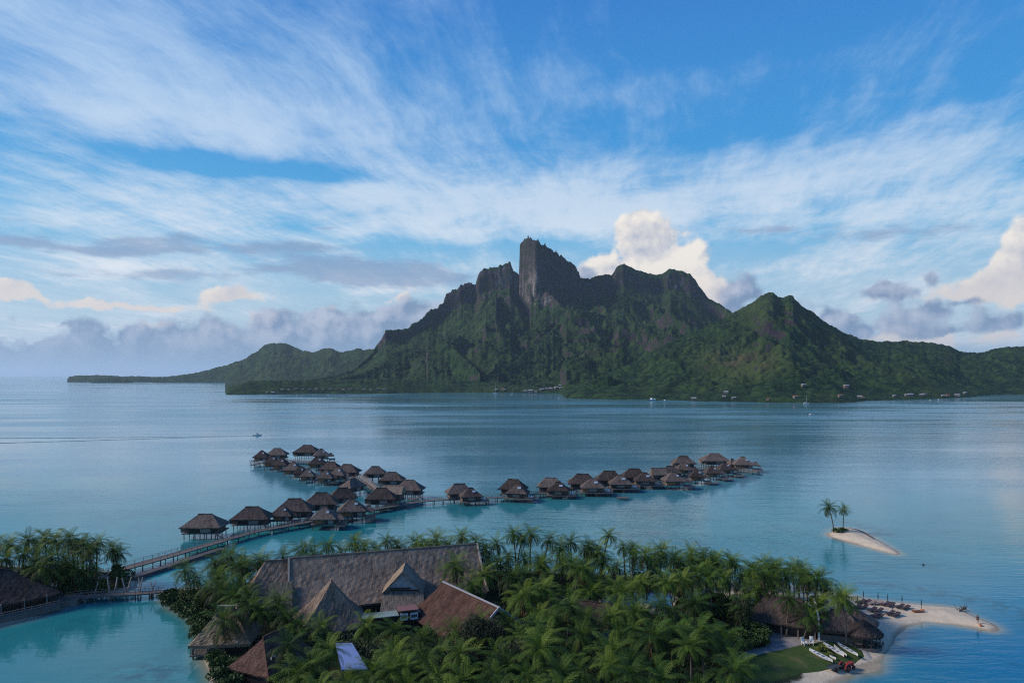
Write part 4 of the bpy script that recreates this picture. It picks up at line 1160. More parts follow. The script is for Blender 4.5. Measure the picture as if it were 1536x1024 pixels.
tag(bar_, 'thatched beach bar with a curved white arch at its left end', 'beach bar')
# long dark roof behind the paved court
lr = atY(1146, 886, 134.5); lr2 = atY(1200, 898, 131.5)
c, ang, L3 = frame_of(lr, lr2)
bh = empty('grill_house', (c.x, c.y - 1, gz(c.x, c.y)), ang + R(0))
zt = lr.z - bh.location.z - .4
thatch_roof(L3 + 7, 10, zt - 2.3, L3, step=.6, z0=2.3, sag=.4, rough=.07).build('roof', THATCH_DARK, bh)
MB().box(-L3 / 2 - 2.6, L3 / 2 + 2.6, -3.4, 3.6, 0, 2.6).build('wall', DARK, bh)
for k in range(5):
    MB().bar((-L3 / 2 - 2.5 + k * (L3 + 5) / 4, -4.6, 0), (-L3 / 2 - 2.5 + k * (L3 + 5) / 4, -4.6, 2.5), .18).build('post', POST, bh)
MB().box(-L3 / 2 - 2.4, -L3 / 2 + .2, -3.55, -3.42, .9, 1.9).build('hatch', WHITE, bh)
tag(bh, 'long low dark thatched grill house behind the paved court on the right', 'grill house')

# blue sheet roof among the front palms
bq = [at(503, 966, 3.9), at(528, 966, 3.9), at(552, 1002, 3.9), at(512, 1003, 3.9)]
cc = sum(bq, Vector()) / 4
sh = empty('blue_roofed_shed', (cc.x, cc.y, 1.1))
lo = [Vector((p.x - cc.x, p.y - cc.y, 0)) for p in bq]
k = MB(); zt = [3.1, 3.1, 2.7, 2.7]
tp = [Vector((p.x, p.y, z)) for p, z in zip(lo, zt)]
k.quadface([tp[0], tp[3], tp[2], tp[1]])
for i in range(4):
    j = (i + 1) % 4; dn = Vector((0, 0, -.12)); k.quadface([tp[i] + dn, tp[i], tp[j], tp[j] + dn])
k.quadface([p + Vector((0, 0, -.12)) for p in tp])
k.build('roof', mat('blue_sheet', None, (.15, .22, .46), .4, .5), sh)
k = MB(); ins_ = [p * .86 for p in lo]
for i in range(4):
    j = (i + 1) % 4; k.quadface([ins_[i], ins_[j], ins_[j] + Vector((0, 0, 2.6)), ins_[i] + Vector((0, 0, 2.6))])
k.build('wall', DARK, sh)
tag(sh, 'shed with a flat pale blue sheet roof among the front palms', 'shed')

# pool with two small white tent roofs
POOL = poly([(900, 902), (915, 893), (950, 889), (1000, 888), (1016, 898), (1008, 912), (975, 916), (940, 913), (915, 914)], 1.2)
pm = MB(); pc = POOL.mean(axis=0)
pm.quadface([(x - pc[0], y - pc[1], 0) for x, y in POOL[::-1]])
def m_pool(nt, b):
    n = noise(nt, worldco(nt), .6, 3); nt.links.new(ramp(nt, n, [(.3, (.02, .10, .22)), (.7, (.05, .20, .36))]), b.inputs['Base Color'])
    b.inputs['Roughness'].default_value = .06; bump(nt, b, noise(nt, worldco(nt), 2.2, 3), .04)
pool = pm.build('pool', mat('pool_water', m_pool)); pool.location = (pc[0], pc[1], 1.42); pool.name = 'swimming_pool_water'
tag(pool, kind='structure')
km = MB()
n_ = len(POOL)
for i in range(n_):
    a_, b_ = Vector((*POOL[i], 0)), Vector((*POOL[(i + 1) % n_], 0)); km.bar(a_ + Vector((0, 0, 1.3)), b_ + Vector((0, 0, 1.3)), .5, .36)
tag(km.build('pool_kerb', TRIM), kind='structure')
def tent(px, py, Y, r, lab):
    p = atY(px, py, Y); t = empty('pool_tent', (p.x, p.y, 1.3)); zt = p.z - 1.3
    m = MB(); n = 4; e = [Vector((r * math.cos(R(20 + 90 * i)), r * math.sin(R(20 + 90 * i)), 2.2)) for i in range(4)]
    for i in range(4):
        a_, b_ = e[i], e[(i + 1) % 4]; mid0 = (a_ + b_) / 2 * .93 + Vector((0, 0, .13)); top = Vector((0, 0, zt))
        q = [top.lerp(a_, .5) * 1 - Vector((0, 0, .25)), top.lerp(b_, .5) - Vector((0, 0, .25))]
        m.quadface([a_, b_, q[1], q[0]]); m.quadface([q[0], q[1], top])
        m.quadface([a_ - Vector((0, 0, .3)), b_ - Vector((0, 0, .3)), b_, a_])
    m.build('canopy', mat('tent_canvas', None, (.42, .39, .35), .8), t)
    for i in range(4): MB().bar(e[i] * .97 - Vector((0, 0, 2.5)), e[i] * .97, .12).build('post', POST, t)
    tag(t, lab, 'tent', 'tents by the pool')
tent(963, 905, 138, 2.0, 'small pale pointed tent roof at the pool, left of the pair and partly behind fronds')
tent(988, 912, 135, 2.2, 'small pale pointed tent roof at the pool, right of the pair')
# low house in the grove, only its white gable shows
lh = at(872, 940, 3.0); l = empty('grove_cottage', (lh.x, lh.y + 3.5, 1.1), R(-22))
thatch_roof(13, 8, 3.6, 12.8, step=.7, z0=2.2, sag=.3).build('roof', THATCH_DARK, l)
MB().box(-6, 6, -3, 3, 0, 2.4).build('wall', GABLEWHITE, l)
tag(l, 'dark roofed cottage with a pale wall corner, deep in the grove left of the pool', 'cottage')

# footbridge with leaning poles across the lagoon mouth
walkway('footbridge', [at(*p, 1.3) for p in ((98, 897), (135, 893), (170, 891), (205, 889), (246, 886))], 2.2, 'railed timber footbridge across the lagoon mouth with leaning poles beside it', z=1.35, step=3.2, cat='footbridge')
POLE = mat('pale_pole', m_wood((.24, .21, .19), (.48, .43, .38), (5, 5, .5)))
def pole(px0, py0, px1, py1, lab):
    a = at(px0, py0, -.3); b = atY(px1, py1, a.y - .2)
    o = empty('leaning_pole', a)
    m = MB().tube([Vector((0, 0, -1)), Vector((0, 0, 0)), (b - a) * .5 + Vector((.06, 0, 0)), b - a], [.2, .2, .16, .11], 6).build('leaning_pole', POLE)
    bpy.data.objects.remove(o); m.location = a
    tag(m, lab, 'pole', 'leaning poles along the footbridge')
for i, q in enumerate([(123, 896, 117, 874), (139, 897, 147, 873), (165, 898, 161, 866), (170, 896, 176, 865), (187, 898, 197, 865), (190, 896, 183, 866), (206, 898, 214, 865), (211, 897, 208, 866), (225, 896, 233, 871), (230, 896, 226, 872)]):
    pole(*q, 'leaning pole ' + ['at the landward left end of the footbridge', 'tilting right, second from the left at the footbridge', 'tilting left, third from the left at the footbridge', 'thin one crossing the third from the left', 'tilting right in the middle pair of the footbridge', 'tilting left in the middle pair of the footbridge',
                               'tilting right in the second pair from the right', 'tilting left in the second pair from the right', 'tilting right in the last pair before the hedge', 'tilting left in the last pair before the hedge'][i])

# ground sheets: lawns and paved paths that follow the ground
def sheet(name, P, m, lift=.05, step=.8):
    x0, y0 = P.min(axis=0) - 1; x1, y1 = P.max(axis=0) + 1
    Xs, Ys_ = np.meshgrid(np.arange(x0, x1, step * .5), np.arange(y0, y1, step * .5))
    d = sdf(P, Xs, Ys_) + fbm(Xs / 2, Ys_ / 2, 2, 4) * .12
    Zs = land_h(Xs, Ys_) + lift * np.clip(d / .3 + .2, -1, 1)
    return tag(grid_mesh(name, Xs, Ys_, Zs, [], keep=d > 0, mats=[m]), kind='structure')
def m_lawn(nt, b):
    P = worldco(nt); n = noise(nt, P, 1.2, 5, .6); n2 = noise(nt, P, 9, 4, .7)
    nt.links.new(ramp(nt, (n * .5 + n2 * .5).cl(), [(.3, (.016, .040, .008)), (.5, (.034, .070, .014)), (.75, (.070, .100, .026))]), b.inputs['Base Color'])
    nt.links.new(mix(nt, noise(nt, P, .25, 5, .65).ss(.5, .66) * .7, ramp(nt, (n * .5 + n2 * .5).cl(), [(.3, (.016, .040, .008)), (.5, (.034, .070, .014)), (.75, (.070, .100, .026))]), (.10, .095, .045)), b.inputs['Base Color'])
    b.inputs['Roughness'].default_value = .95; bump(nt, b, n2, .05, .8)
LAWNM = mat('lawn', m_lawn)
sheet('lawn', LAWN, LAWNM, .07); sheet('lawn', LAWN_B, LAWNM, .07)
def m_pave(nt, b):
    P = worldco(nt); v = nt.nodes.new('ShaderNodeTexBrick'); nt.links.new(P, v.inputs['Vector']); v.inputs['Scale'].default_value = 1.6
    v.inputs['Color1'].default_value = (.21, .20, .21, 1); v.inputs['Color2'].default_value = (.27, .26, .27, 1); v.inputs['Mortar'].default_value = (.13, .125, .13, 1); v.inputs['Mortar Size'].default_value = .03
    n = noise(nt, P, .8, 5, .6)
    nt.links.new(mix(nt, .55, v.outputs[0], ramp(nt, n, [(.3, (.16, .155, .165)), (.7, (.34, .33, .33))]), 'MIX'), b.inputs['Base Color']); b.inputs['Roughness'].default_value = .8
PAVE = mat('grey_paving', m_pave)
COURT = poly([(1150, 945), (1175, 948), (1205, 956), (1232, 962), (1205, 964), (1180, 972), (1150, 978), (1120, 986), (1075, 990), (1075, 982), (1110, 977), (1150, 968)], 1.2)
sheet('path', COURT, PAVE, .10)
sheet('path', poly([(1035, 893), (1060, 893), (1100, 899), (1150, 908), (1148, 915), (1095, 905), (1036, 900)], 1.2), mat('sand_path', m_wood((.30, .28, .26), (.46, .43, .40))), .08)
sheet('path', poly([(1206, 961), (1236, 955), (1262, 957), (1285, 962), (1303, 972), (1308, 979), (1300, 981), (1292, 971), (1270, 964), (1240, 961), (1210, 966)], 1.2), mat('sand_path'), .09)
# ---------------------------------------------------------------- palms
def m_frond(nt, b):
    u, v, _ = sep(nt, uvco(nt)); rnd = orand(nt)
    n = noise(nt, worldco(nt), 1.6, 3)
    f = (1.0 - u) * .55 + rnd * .45 + (n - .5) * .5 + v * .10 - .05
    c = ramp(nt, f.cl(), [(.17, (.006, .019, .004)), (.45, (.022, .058, .009)), (.72, (.066, .128, .016)), (1.0, (.155, .215, .032))])
    nt.links.new(mix(nt, u.ss(.94, .97), c, (.15, .10, .055)), b.inputs['Base Color'])
    b.inputs['Roughness'].default_value = .6; b.inputs['Specular IOR Level'].default_value = .16
    tr = nt.nodes.new('ShaderNodeBsdfTranslucent'); nt.links.new(mix(nt, .5, c, (.16, .22, .03)), tr.inputs[0])
    ms = nt.nodes.new('ShaderNodeMixShader'); ms.inputs[0].default_value = .22
    out = [q for q in nt.nodes if q.type == 'OUTPUT_MATERIAL'][0]
    nt.links.new(b.outputs[0], ms.inputs[1]); nt.links.new(tr.outputs[0], ms.inputs[2]); nt.links.new(ms.outputs[0], out.inputs[0])
FROND = mat('palm_frond', m_frond)
def m_trunk(nt, b):
    O = objco(nt); z = sep(nt, O)[2]; n = noise(nt, O, 3, 4)
    ring = (z * 5.5 + n * .4).m('FRACT')
    nt.links.new(ramp(nt, (n * .6 + ring * .3).cl(), [(.2, (.065, .055, .045)), (.7, (.20, .175, .145))]), b.inputs['Base Color'])
    b.inputs['Roughness'].default_value = .9; bump(nt, b, ring, .03)
TRUNK = mat('palm_trunk', m_trunk)

def crown_mesh(seed, nf=24, L=3.9, wind=0.0):
    rr = random.Random(seed); m = MB()
    for k in range(nf):
        age = k / (nf - 1)
        dead = k >= nf - 2 and rr.random() < .7
        az = k * 2.39996 + rr.uniform(-.2, .2)
        e = R(78) - (age ** .85) * R(105) + rr.uniform(-.12, .12)
        if dead: e = R(-48)
        droop = R(55) + age * R(35) + rr.uniform(-.15, .2)
        Lk = L * (.72 + .38 * math.sin(math.pi * (.2 + .6 * age))) * rr.uniform(.9, 1.08)
        n = 9; p = Vector((math.cos(az), math.sin(az), .1)) * .16; pts = [p.copy()]; tw = rr.uniform(-.5, .5)
        dirs = []
        for i in range(n):
            s = (i + .5) / n; pt = e - droop * s ** 1.25
            a2 = az + wind * s * .6 + tw * .15 * s
            d = Vector((math.cos(a2) * math.cos(pt), math.sin(a2) * math.cos(pt), math.sin(pt)))
            dirs.append(d); p = p + d * Lk / n; pts.append(p.copy())
        side0 = Vector((-math.sin(az), math.cos(az), 0))
        u = .97 + rr.random() * .03 if dead else age * .92
        # midrib
        for i in range(n):
            w0, w1 = .055 * (1 - i / n) + .012, .055 * (1 - (i + 1) / n) + .012
            m.quadface([pts[i] - side0 * w0, pts[i + 1] - side0 * w1, pts[i + 1] + side0 * w1, pts[i] + side0 * w0], [(u, i / n)] * 4)
        NL = 18
        for j in range(NL):
            s = .10 + .90 * (j + .5) / NL; fi = s * n; i = min(int(fi), n - 1); q = pts[i].lerp(pts[i + 1], fi - i); d = dirs[i]
            up = side0.cross(d).normalized()
            if up.z < 0 and abs(e) < 1.5: up = -up
            ll = (1.02 * math.sin(math.pi * (.12 + .80 * s)) ** .7 + .12) * L / 3.9
            for sg in (-1, 1):
                l2 = ll * rr.uniform(.85, 1.1); hang = rr.uniform(.15, .38) + age * .55
                t = (side0 * sg * .80 + d * .62 - Vector((0, 0, 1)) * hang * .6 + up * .15).normalized()
                wv = t.cross(up).normalized() * .062 * (1.15 - .5 * s) * L / 3.9
                mid = q + t * l2 * .45; tip = q + t * l2 - Vector((0, 0, 1)) * l2 * .18 * (1 + age)
                m.quadface([q, mid - wv, tip, mid + wv], [(u, s)] * 4)
    # spear and nuts
    m.tube([(0, 0, -.5), (0, 0, .15)], [.16, .24], 6); m.uv[-8:] = [[(.9, .5)] * len(f) for f in m.f[-8:]]
    for k in range(7):
        a = k * .9; c = Vector((math.cos(a) * .28, math.sin(a) * .28, -.25 - .1 * (k % 2))); r = .13
        o = [c + Vector(v) * r for v in ((1, 0, 0), (0, 1, 0), (-1, 0, 0), (0, -1, 0), (0, 0, 1.2), (0, 0, -1.2))]
        for t in ((0, 1, 4), (1, 2, 4), (2, 3, 4), (3, 0, 4), (1, 0, 5), (2, 1, 5), (3, 2, 5), (0, 3, 5)): m.quadface([o[i] for i in t], [(.35, .2)] * 3)
    return m.data('crown', FROND)
CROWNS = [crown_mesh(100 + i, [24, 27, 23, 25, 24, 28, 22][i], [3.9, 4.2, 3.7, 4.0, 4.3, 3.8, 3.6][i], [0, .2, -.15, .3, 0, .1, .35][i]) for i in range(7)]
def trunk_mesh(lean, seed):
    pts = []; rad = []
    for i in range(11):
        t = i / 10; pts.append((lean * t ** 1.7, .25 * math.sin(t * 3 + seed) * t, t * 10)); rad.append(.24 - .11 * t + (.12 * (1 - t * 6) if t < .16 else 0))
    return MB().tube(pts, rad, 8).data('trunk', TRUNK, True), Vector(pts[-1])
TRUNKS = [trunk_mesh(l, s) for l, s in ((.4, 1), (1.5, 2), (2.6, 4), (.9, 5))]
PALMS = []
rp = random.Random(11)
def palm(px, py, zc, cs=None, lean_az=None, ti=None, ci=None, label=None, top=False):
    """crown centre at zc above the water, seen at column px, row py"""
    zs = [zc] + [zc + q for q in (.6, -.6, 1.2, -1.2, 1.8, -1.8, 2.4, -2.4, -3.0, 3.0, -3.6)]
    for zc in zs:
        Yp = (HC - zc - (1.9 if top else 0)) * F / (py - HZ)
        if label: break
        if min(gz((px - CX) * Yp / F + ox, Yp + oy) for ox, oy in ((0, 0), (1.6, 0), (-1.6, 0), (0, 1.6), (0, -1.6))) > .35: break
    else: return None
    Xp = (px - CX) * Yp / F
    ti = rp.randrange(4) if ti is None else ti; ci = rp.randrange(7) if ci is None else ci
    az = rp.uniform(0, 6.28) if lean_az is None else lean_az
    me, tp = TRUNKS[ti]
    k = (zc - 1.0) / 10; k = max(.3, k)
    off = Matrix.Rotation(az, 3, 'Z') @ (tp * k)
    bx, by = Xp - off.x, Yp - off.y
    base = max(gz(bx, by), -.6); k = (zc - base) / 10
    r = empty('coconut_palm', (bx, by, base), az)
    t = meshobj('trunk', me, r); t.scale = (k, k, k) if k > .5 else (.6, .6, k)
    c = meshobj('crown', CROWNS[ci], r, tp * k if k > .5 else Vector((tp.x * .6, tp.y * .6, tp.z * k)))
    s = (cs or rp.uniform(.76, 1.0)); c.scale = (s, s, s); c.rotation_euler = (rp.uniform(-.12, .12), rp.uniform(-.12, .12), rp.uniform(0, 6.28))
    PALMS.append([r, px, py, Xp, Yp, label]); 
    return r

BACK = [(389, 828), (424, 822), (454, 812), (470, 818), (493, 806), (512, 816), (532, 801), (546, 809), (563, 812), (580, 799), (596, 806), (624, 803), (638, 803), (655, 798), (672, 806), (693, 793), (714, 801), (745, 803), (729, 812), (770, 789), (783, 796), (797, 789), (823, 798), (840, 808), (856, 801), (883, 806), (898, 815),
        (913, 791), (935, 808), (950, 822), (968, 819), (992, 814), (1017, 829), (1039, 829), (1054, 821), (1069, 831), (1096, 827), (1129, 842), (1146, 850), (1162, 841), (1180, 852), (1200, 839), (1213, 850), (1228, 853), (1263, 880)]
for i, (a, b) in enumerate(BACK): palm(a, b, 8.6 + 1.9 * abs(math.sin(i * 1.7)), top=True)
WESTP = [(-8, 806), (13, 804), (28, 812), (42, 798), (57, 806), (68, 795), (83, 798), (94, 806), (104, 797), (116, 808), (125, 803), (137, 810), (146, 801), (158, 808), (169, 810), (176, 818), (8, 824), (34, 818), (55, 822), (77, 822), (99, 828), (130, 824), (-15, 828),
         (64, 838), (88, 844), (112, 842), (122, 852), (106, 862), (132, 866)]
WESTP = [q for i, q in enumerate(WESTP) if i not in (2, 7, 13, 26, 31)]
for i, (a, b) in enumerate(WESTP): palm(a, b, 8.8 + 1.4 * abs(math.sin(i * 2.3)) if b < 835 else 6.0 + (i % 3), top=True)
LEFTP = [(263, 840), (277, 842), (291, 856), (323, 833), (346, 822), (327, 850), (340, 858), (396, 834), (351, 880), (372, 876), (378, 893), (312, 868), (360, 862)]
for i, (a, b) in enumerate(LEFTP): palm(a, b, 7.6 + 1.5 * abs(math.sin(i * 1.3)), top=True)
SINGLE = [(682, 848, 9.5), (745, 846, 9), (725, 862, 8.5), (708, 880, 7.5), (338, 929, 8.2), (392, 915, 7.5), (418, 905, 6.5), (430, 925, 7.0), (452, 940, 5.5), (484, 938, 6.0), (551, 938, 6.2), (594, 946, 6.5), (634, 958, 6.6), (682, 945, 7.6), (718, 932, 8),
          (432, 968, 8.0), (493, 975, 7.6), (470, 1000, 7.0), (446, 1012, 6.2), (560, 1006, 6.5), (586, 1008, 7.0), (606, 1003, 7.2), (640, 990, 7.8), (655, 1012, 7.6), (742, 1012, 8), (520, 1024, 6), (548, 1034, 6.0), (612, 1030, 6.8), (480, 1034, 6.5), (424, 1038, 5.5),
          (1185, 898, 8.4), (1215, 925, 6.0), (1205, 868, 8.4), (1110, 1000, 7.2), (1240, 880, 7.5), (1228, 905, 6.8), (1262, 898, 6.8), (1160, 870, 8), (1135, 880, 8), (1085, 868, 9), (1120, 893, 6.5), (1045, 862, 9), (1062, 868, 8.5)]
for a, b, z in SINGLE: palm(a, b, z)
for i, (a, b) in enumerate([(735, 828), (762, 822), (786, 825), (812, 832), (846, 830), (870, 836), (905, 832), (925, 838), (958, 846), (980, 842), (1008, 850), (1030, 856), (1085, 852), (1110, 858), (1142, 866), (118, 872), (140, 838), (94, 838)]): palm(a, b, 5.6 + (i % 4) * .4, top=True)
palm(1244, 760.5, 8.4, .88, R(200), 2, 3, 'leaning palm on the sandbar islet, left and taller of the pair')
palm(1266, 763.5, 7.9, .74, R(20), 3, 6, 'straighter palm on the sandbar islet, right of the pair')

# the grove between, filled wherever no building, pool, lawn or path is
KEEP = [[(365, 878), (412, 832), (716, 808), (735, 868), (700, 905), (632, 938), (560, 928), (540, 962), (462, 955), (440, 915), (398, 915)], [(626, 930), (664, 866), (752, 908), (762, 935), (700, 948)], [(280, 965), (343, 898), (385, 965)],
        [(345, 1000), (390, 922), (438, 948), (432, 1030), (365, 1040)], [(498, 962), (532, 960), (556, 1006), (508, 1006)], [(1146, 940), (1240, 948), (1400, 900), (1400, 1030), (1300, 1080), (1120, 1080), (1125, 992), (1150, 960)],
        [(1032, 876), (1130, 880), (1155, 905), (1150, 915), (1035, 905)], [(940, 898), (998, 893), (998, 912), (940, 908)], [(864, 930), (892, 930), (892, 948), (864, 948)], [(150, 700), (300, 700), (300, 870), (245, 905), (290, 960), (150, 1100)],
        [(1215, 905), (1330, 900), (1330, 965), (1215, 965)], [(1168, 880), (1212, 880), (1212, 930), (1168, 930)]]
def inpoly(P, x, y):
    c = False; n = len(P)
    for i in range(n):
        x0, y0 = P[i]; x1, y1 = P[(i + 1) % n]
        if (y0 > y) != (y1 > y) and x < (x1 - x0) * (y - y0) / (y1 - y0) + x0: c = not c
    return c
FOOT = [(hall, 24, 12), (kh, 12, 8.5), (hut, 7, 6), (hs, 9, 7), (l, 8, 6), (bh, 10, 6), (bar_, 6, 6), (sh, 5, 5)]
def infoot(x, y, pad=0.0):
    for o, hx, hy in FOOT:
        d = Matrix.Rotation(-o.rotation_euler.z, 3, 'Z') @ Vector((x - o.location.x, y - o.location.y, 0))
        if abs(d.x) < hx + pad and abs(d.y) < hy + pad: return True
    return False
def blocked(x, y):
    A_ = np.array([x]); B_ = np.array([y])
    if sdf(RESORT, A_, B_)[0] < 1.5: return True
    for P_ in (LAWN, LAWN_B, COURT, POOL):
        if sdf(P_, A_, B_)[0] > -.8: return True
    return infoot(x, y, -1.0)
tries = 0
while tries < 9000 and len(PALMS) < 298:
    tries += 1
    x = rp.uniform(-72, 62); y = rp.uniform(88, 168)
    zc = rp.uniform(5.2, 9.6)
    px = CX + x * F / y; py = HZ + (HC - zc) * F / y
    if py > 1070 or px > 1215: continue
    if y > 148 and zc > 8.4: continue
    if any((x - q[3]) ** 2 + (y - q[4]) ** 2 < 4.25 ** 2 for q in PALMS): continue
    if blocked(x, y): continue
    if any(inpoly(K, px + ox, py + oy) for K in KEEP for ox in (-20, 20) for oy in (-30, 6)): continue
    palm(px, py, zc)
ORD = ['first', 'second', 'third', 'fourth', 'fifth', 'sixth', 'seventh', 'eighth', 'ninth', 'tenth', 'eleventh', 'twelfth', 'thirteenth', 'fourteenth', 'fifteenth', 'sixteenth', 'seventeenth', 'eighteenth', 'nineteenth', 'twentieth']
ORD += ['twenty-' + o for o in ORD[:9]] + ['thirtieth'] + ['thirty-' + o for o in ORD[:9]]
cellz = {}
for q in PALMS:
    if q[5]: tag(q[0], q[5], 'palm tree', 'palms on the sandbar islet'); continue
    px, py = q[1], q[2]
    if px < 215: pl = 'on the left shore'
    elif px < 405: pl = 'between footbridge and great hall'
    elif px < 700: pl = 'behind the great hall' if py < 850 else 'in front of the great hall'
    elif px < 870: pl = 'right of the great hall'
    elif px < 1040: pl = 'around the pool'
    elif px < 1175: pl = 'left of the paved court'
    else: pl = 'beside the beach bar'
    row = 'back' if py < 832 else 'second' if py < 868 else 'middle' if py < 915 else 'fourth' if py < 962 else 'front' if py < 1010 else 'nearest'
    cellz.setdefault((pl, row), []).append(q)
for (pl, row), L_ in cellz.items():
    L_.sort(key=lambda q: q[1])
    for i, q in enumerate(L_):
        o_ = 'leftmost' if i == 0 else 'rightmost' if i == len(L_) - 1 else ORD[i] + ' from left'
        tag(q[0], f'{o_} coconut palm, {row} row {pl}', 'palm tree', 'coconut palms of the shore groves')

# ---------------------------------------------------------------- bushes and broadleaf trees
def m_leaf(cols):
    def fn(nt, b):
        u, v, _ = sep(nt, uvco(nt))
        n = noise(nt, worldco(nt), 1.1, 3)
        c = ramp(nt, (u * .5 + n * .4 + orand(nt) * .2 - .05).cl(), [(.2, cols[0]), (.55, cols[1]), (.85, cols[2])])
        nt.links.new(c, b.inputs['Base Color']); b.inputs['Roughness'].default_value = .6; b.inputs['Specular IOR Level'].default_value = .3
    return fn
LEAF_D = mat('dark_leaves', m_leaf([(.016, .036, .009), (.040, .082, .017), (.080, .135, .028)]))
LEAF_B = mat('bright_leaves', m_leaf([(.022, .052, .012), (.055, .115, .020), (.11, .17, .035)]))
LEAF_N = mat('needle_leaves', m_leaf([(.018, .026, .014), (.040, .052, .026), (.080, .090, .046)]))
LEAF_Y = mat('yellow_leaves', m_leaf([(.08, .10, .02), (.16, .19, .035), (.26, .27, .06)]))
WOODM = mat('bark', m_wood((.05, .04, .03), (.14, .115, .09)))
def foliage(seed, rx, rz, n, leaf, m, clumps=9, needle=False):
    rr = random.Random(seed); k = MB(); cl = []
    for i in range(clumps):
        a = rr.uniform(0, 6.28); e = rr.uniform(-.2, 1.2); q = rr.uniform(.35, .72)
        cl.append((Vector((math.cos(a) * math.cos(e) * rx * q, math.sin(a) * math.cos(e) * rx * q, math.sin(e) * rz * q)), rr.uniform(.34, .52)))
    for i in range(n):
        c, s = cl[i % clumps]
        d = Vector((rr.gauss(0, 1), rr.gauss(0, 1), rr.gauss(0, 1))).normalized()
        p = c + Vector((d.x * rx * s, d.y * rx * s, d.z * rz * s)) * (rr.random() ** .25)
        if p.z < -rz * .45: p.z = -rz * .45 * rr.random()
        t = (d + Vector((rr.gauss(0, .7), rr.gauss(0, .7), rr.gauss(0, .5) + (.6 if needle else 0)))).normalized()
        w = t.cross(Vector((rr.gauss(0, 1), rr.gauss(0, 1), rr.gauss(0, 1)))).normalized()
        a_, b_ = leaf * rr.uniform(.7, 1.3), leaf * (.13 if needle else .42) * rr.uniform(.8, 1.2)
        u = rr.random()
        k.quadface([p - t * a_ / 2, p + w * b_ / 2, p + t * a_ / 2, p - w * b_ / 2], [(u, 0)] * 4)
    return k.data('foliage', m)
BUSH = [foliage(1, 1.5, 1.25, 1300, .34, LEAF_D), foliage(2, 1.7, 1.2, 1400, .34, LEAF_D), foliage(3, 1.6, 1.1, 1400, .34, LEAF_B), foliage(4, 1.2, .9, 700, .34, LEAF_Y, 6)]
STEM = MB(); 
for k in range(5):
    a = k * 1.25; STEM.tube([(0, 0, 0), (math.cos(a) * .35, math.sin(a) * .35, .6), (math.cos(a) * .8, math.sin(a) * .8, 1.25)], [.07, .05, .02], 5)
STEM = STEM.data('stem', WOODM)
def bush(px, py, s, kind, label, group=None, z=1.1, sz=1.0):
    p = at(px, py, z); g = gz(p.x, p.y)
    r = empty('shrub', (p.x, p.y, max(g, 0) - .05), random.uniform(0, 6), (s, s, s * sz))
    meshobj('foliage', BUSH[kind], r, (0, 0, 1.0)); meshobj('stem', STEM, r)
    return tag(r, label, 'shrub', group)
HEDGE = [(248, 897), (258, 903), (267, 909), (277, 914), (286, 921), (293, 931), (299, 941), (303, 951), (262, 893), (274, 898), (286, 904), (296, 912), (304, 922), (311, 933)]
for i, (a, b) in enumerate(HEDGE):
    bush(a, b, 1.35 + .25 * math.sin(i * 2), i % 2, ('%s shrub from the footbridge along the lagoon edge' % ORD[i]) if i < 8 else ('%s shrub from the footbridge in the row behind the lagoon edge shrubs' % ORD[i - 8]), 'shrubs right of the footbridge')
for i, (a, b, s) in enumerate([(322, 990, 1.2), (331, 1003, 1.4), (338, 1018, 1.5), (352, 1022, 1.2), (324, 1012, 1.1), (345, 1035, 1.5)]):
    bush(a, b, s, i % 2, ['grey green shrub at the water edge below the stilt pavilion', 'rounded shrub between the lagoon and the small front lawn', 'large shrub at the bottom edge left of the terrace house', 'shrub at the front corner of the terrace',
                          'low shrub on the lagoon bank at the bottom', 'nearest shrub left of the terrace house'][i], 'shrubs on the front left bank')
for i, (a, b, s) in enumerate([(1052, 914, 1.3), (1068, 910, 1.5), (1084, 912, 1.5), (1098, 916, 1.4), (1110, 922, 1.2), (1060, 924, 1.3), (1078, 926, 1.4), (1096, 928, 1.3)]):
    bush(a, b, s, 2, '%s bright green shrub from the left, %s line below the sandy path' % (ORD[i % 5] if i < 5 else ORD[i - 5], 'upper' if i < 5 else 'lower'), 'bright shrubs below the sandy path')
for i, (a, b, s) in enumerate([(1100, 985, 1.3), (1112, 978, 1.5), (1125, 972, 1.5), (1137, 968, 1.4), (1118, 962, 1.5), (1135, 955, 1.4), (1145, 962, 1.2), (1105, 968, 1.5)]):
    bush(a, b, s, 0, '%s dark shrub in the hedge left of the paved court' % ORD[i], 'dark hedge left of the court')
bush(1232, 975, .95, 3, 'yellow green bush growing between the white canoes', sz=.7)
bush(1243, 981, .6, 3, 'smaller yellow green bush at the tail of the canoe lawn bush', sz=.7)
bush(1256, 796, 1.15, 0, 'dark low bush at the foot of the two islet palms, left half', sz=.6)
bush(1265, 796, 1.1, 0, 'dark low bush at the foot of the two islet palms, right half', sz=.65)
bush(181, 873, 2.0, 0, 'dense round tree by the start of the boardwalk, left of the footbridge poles', sz=1.1)
for i, (a, b) in enumerate([(150, 884), (128, 886), (96, 890), (70, 880), (40, 872), (110, 876)]):
    bush(a, b, 1.7, i % 2, '%s dark shrub from the right under the left shore palms' % ORD[i], 'shrubs under the left shore palms')

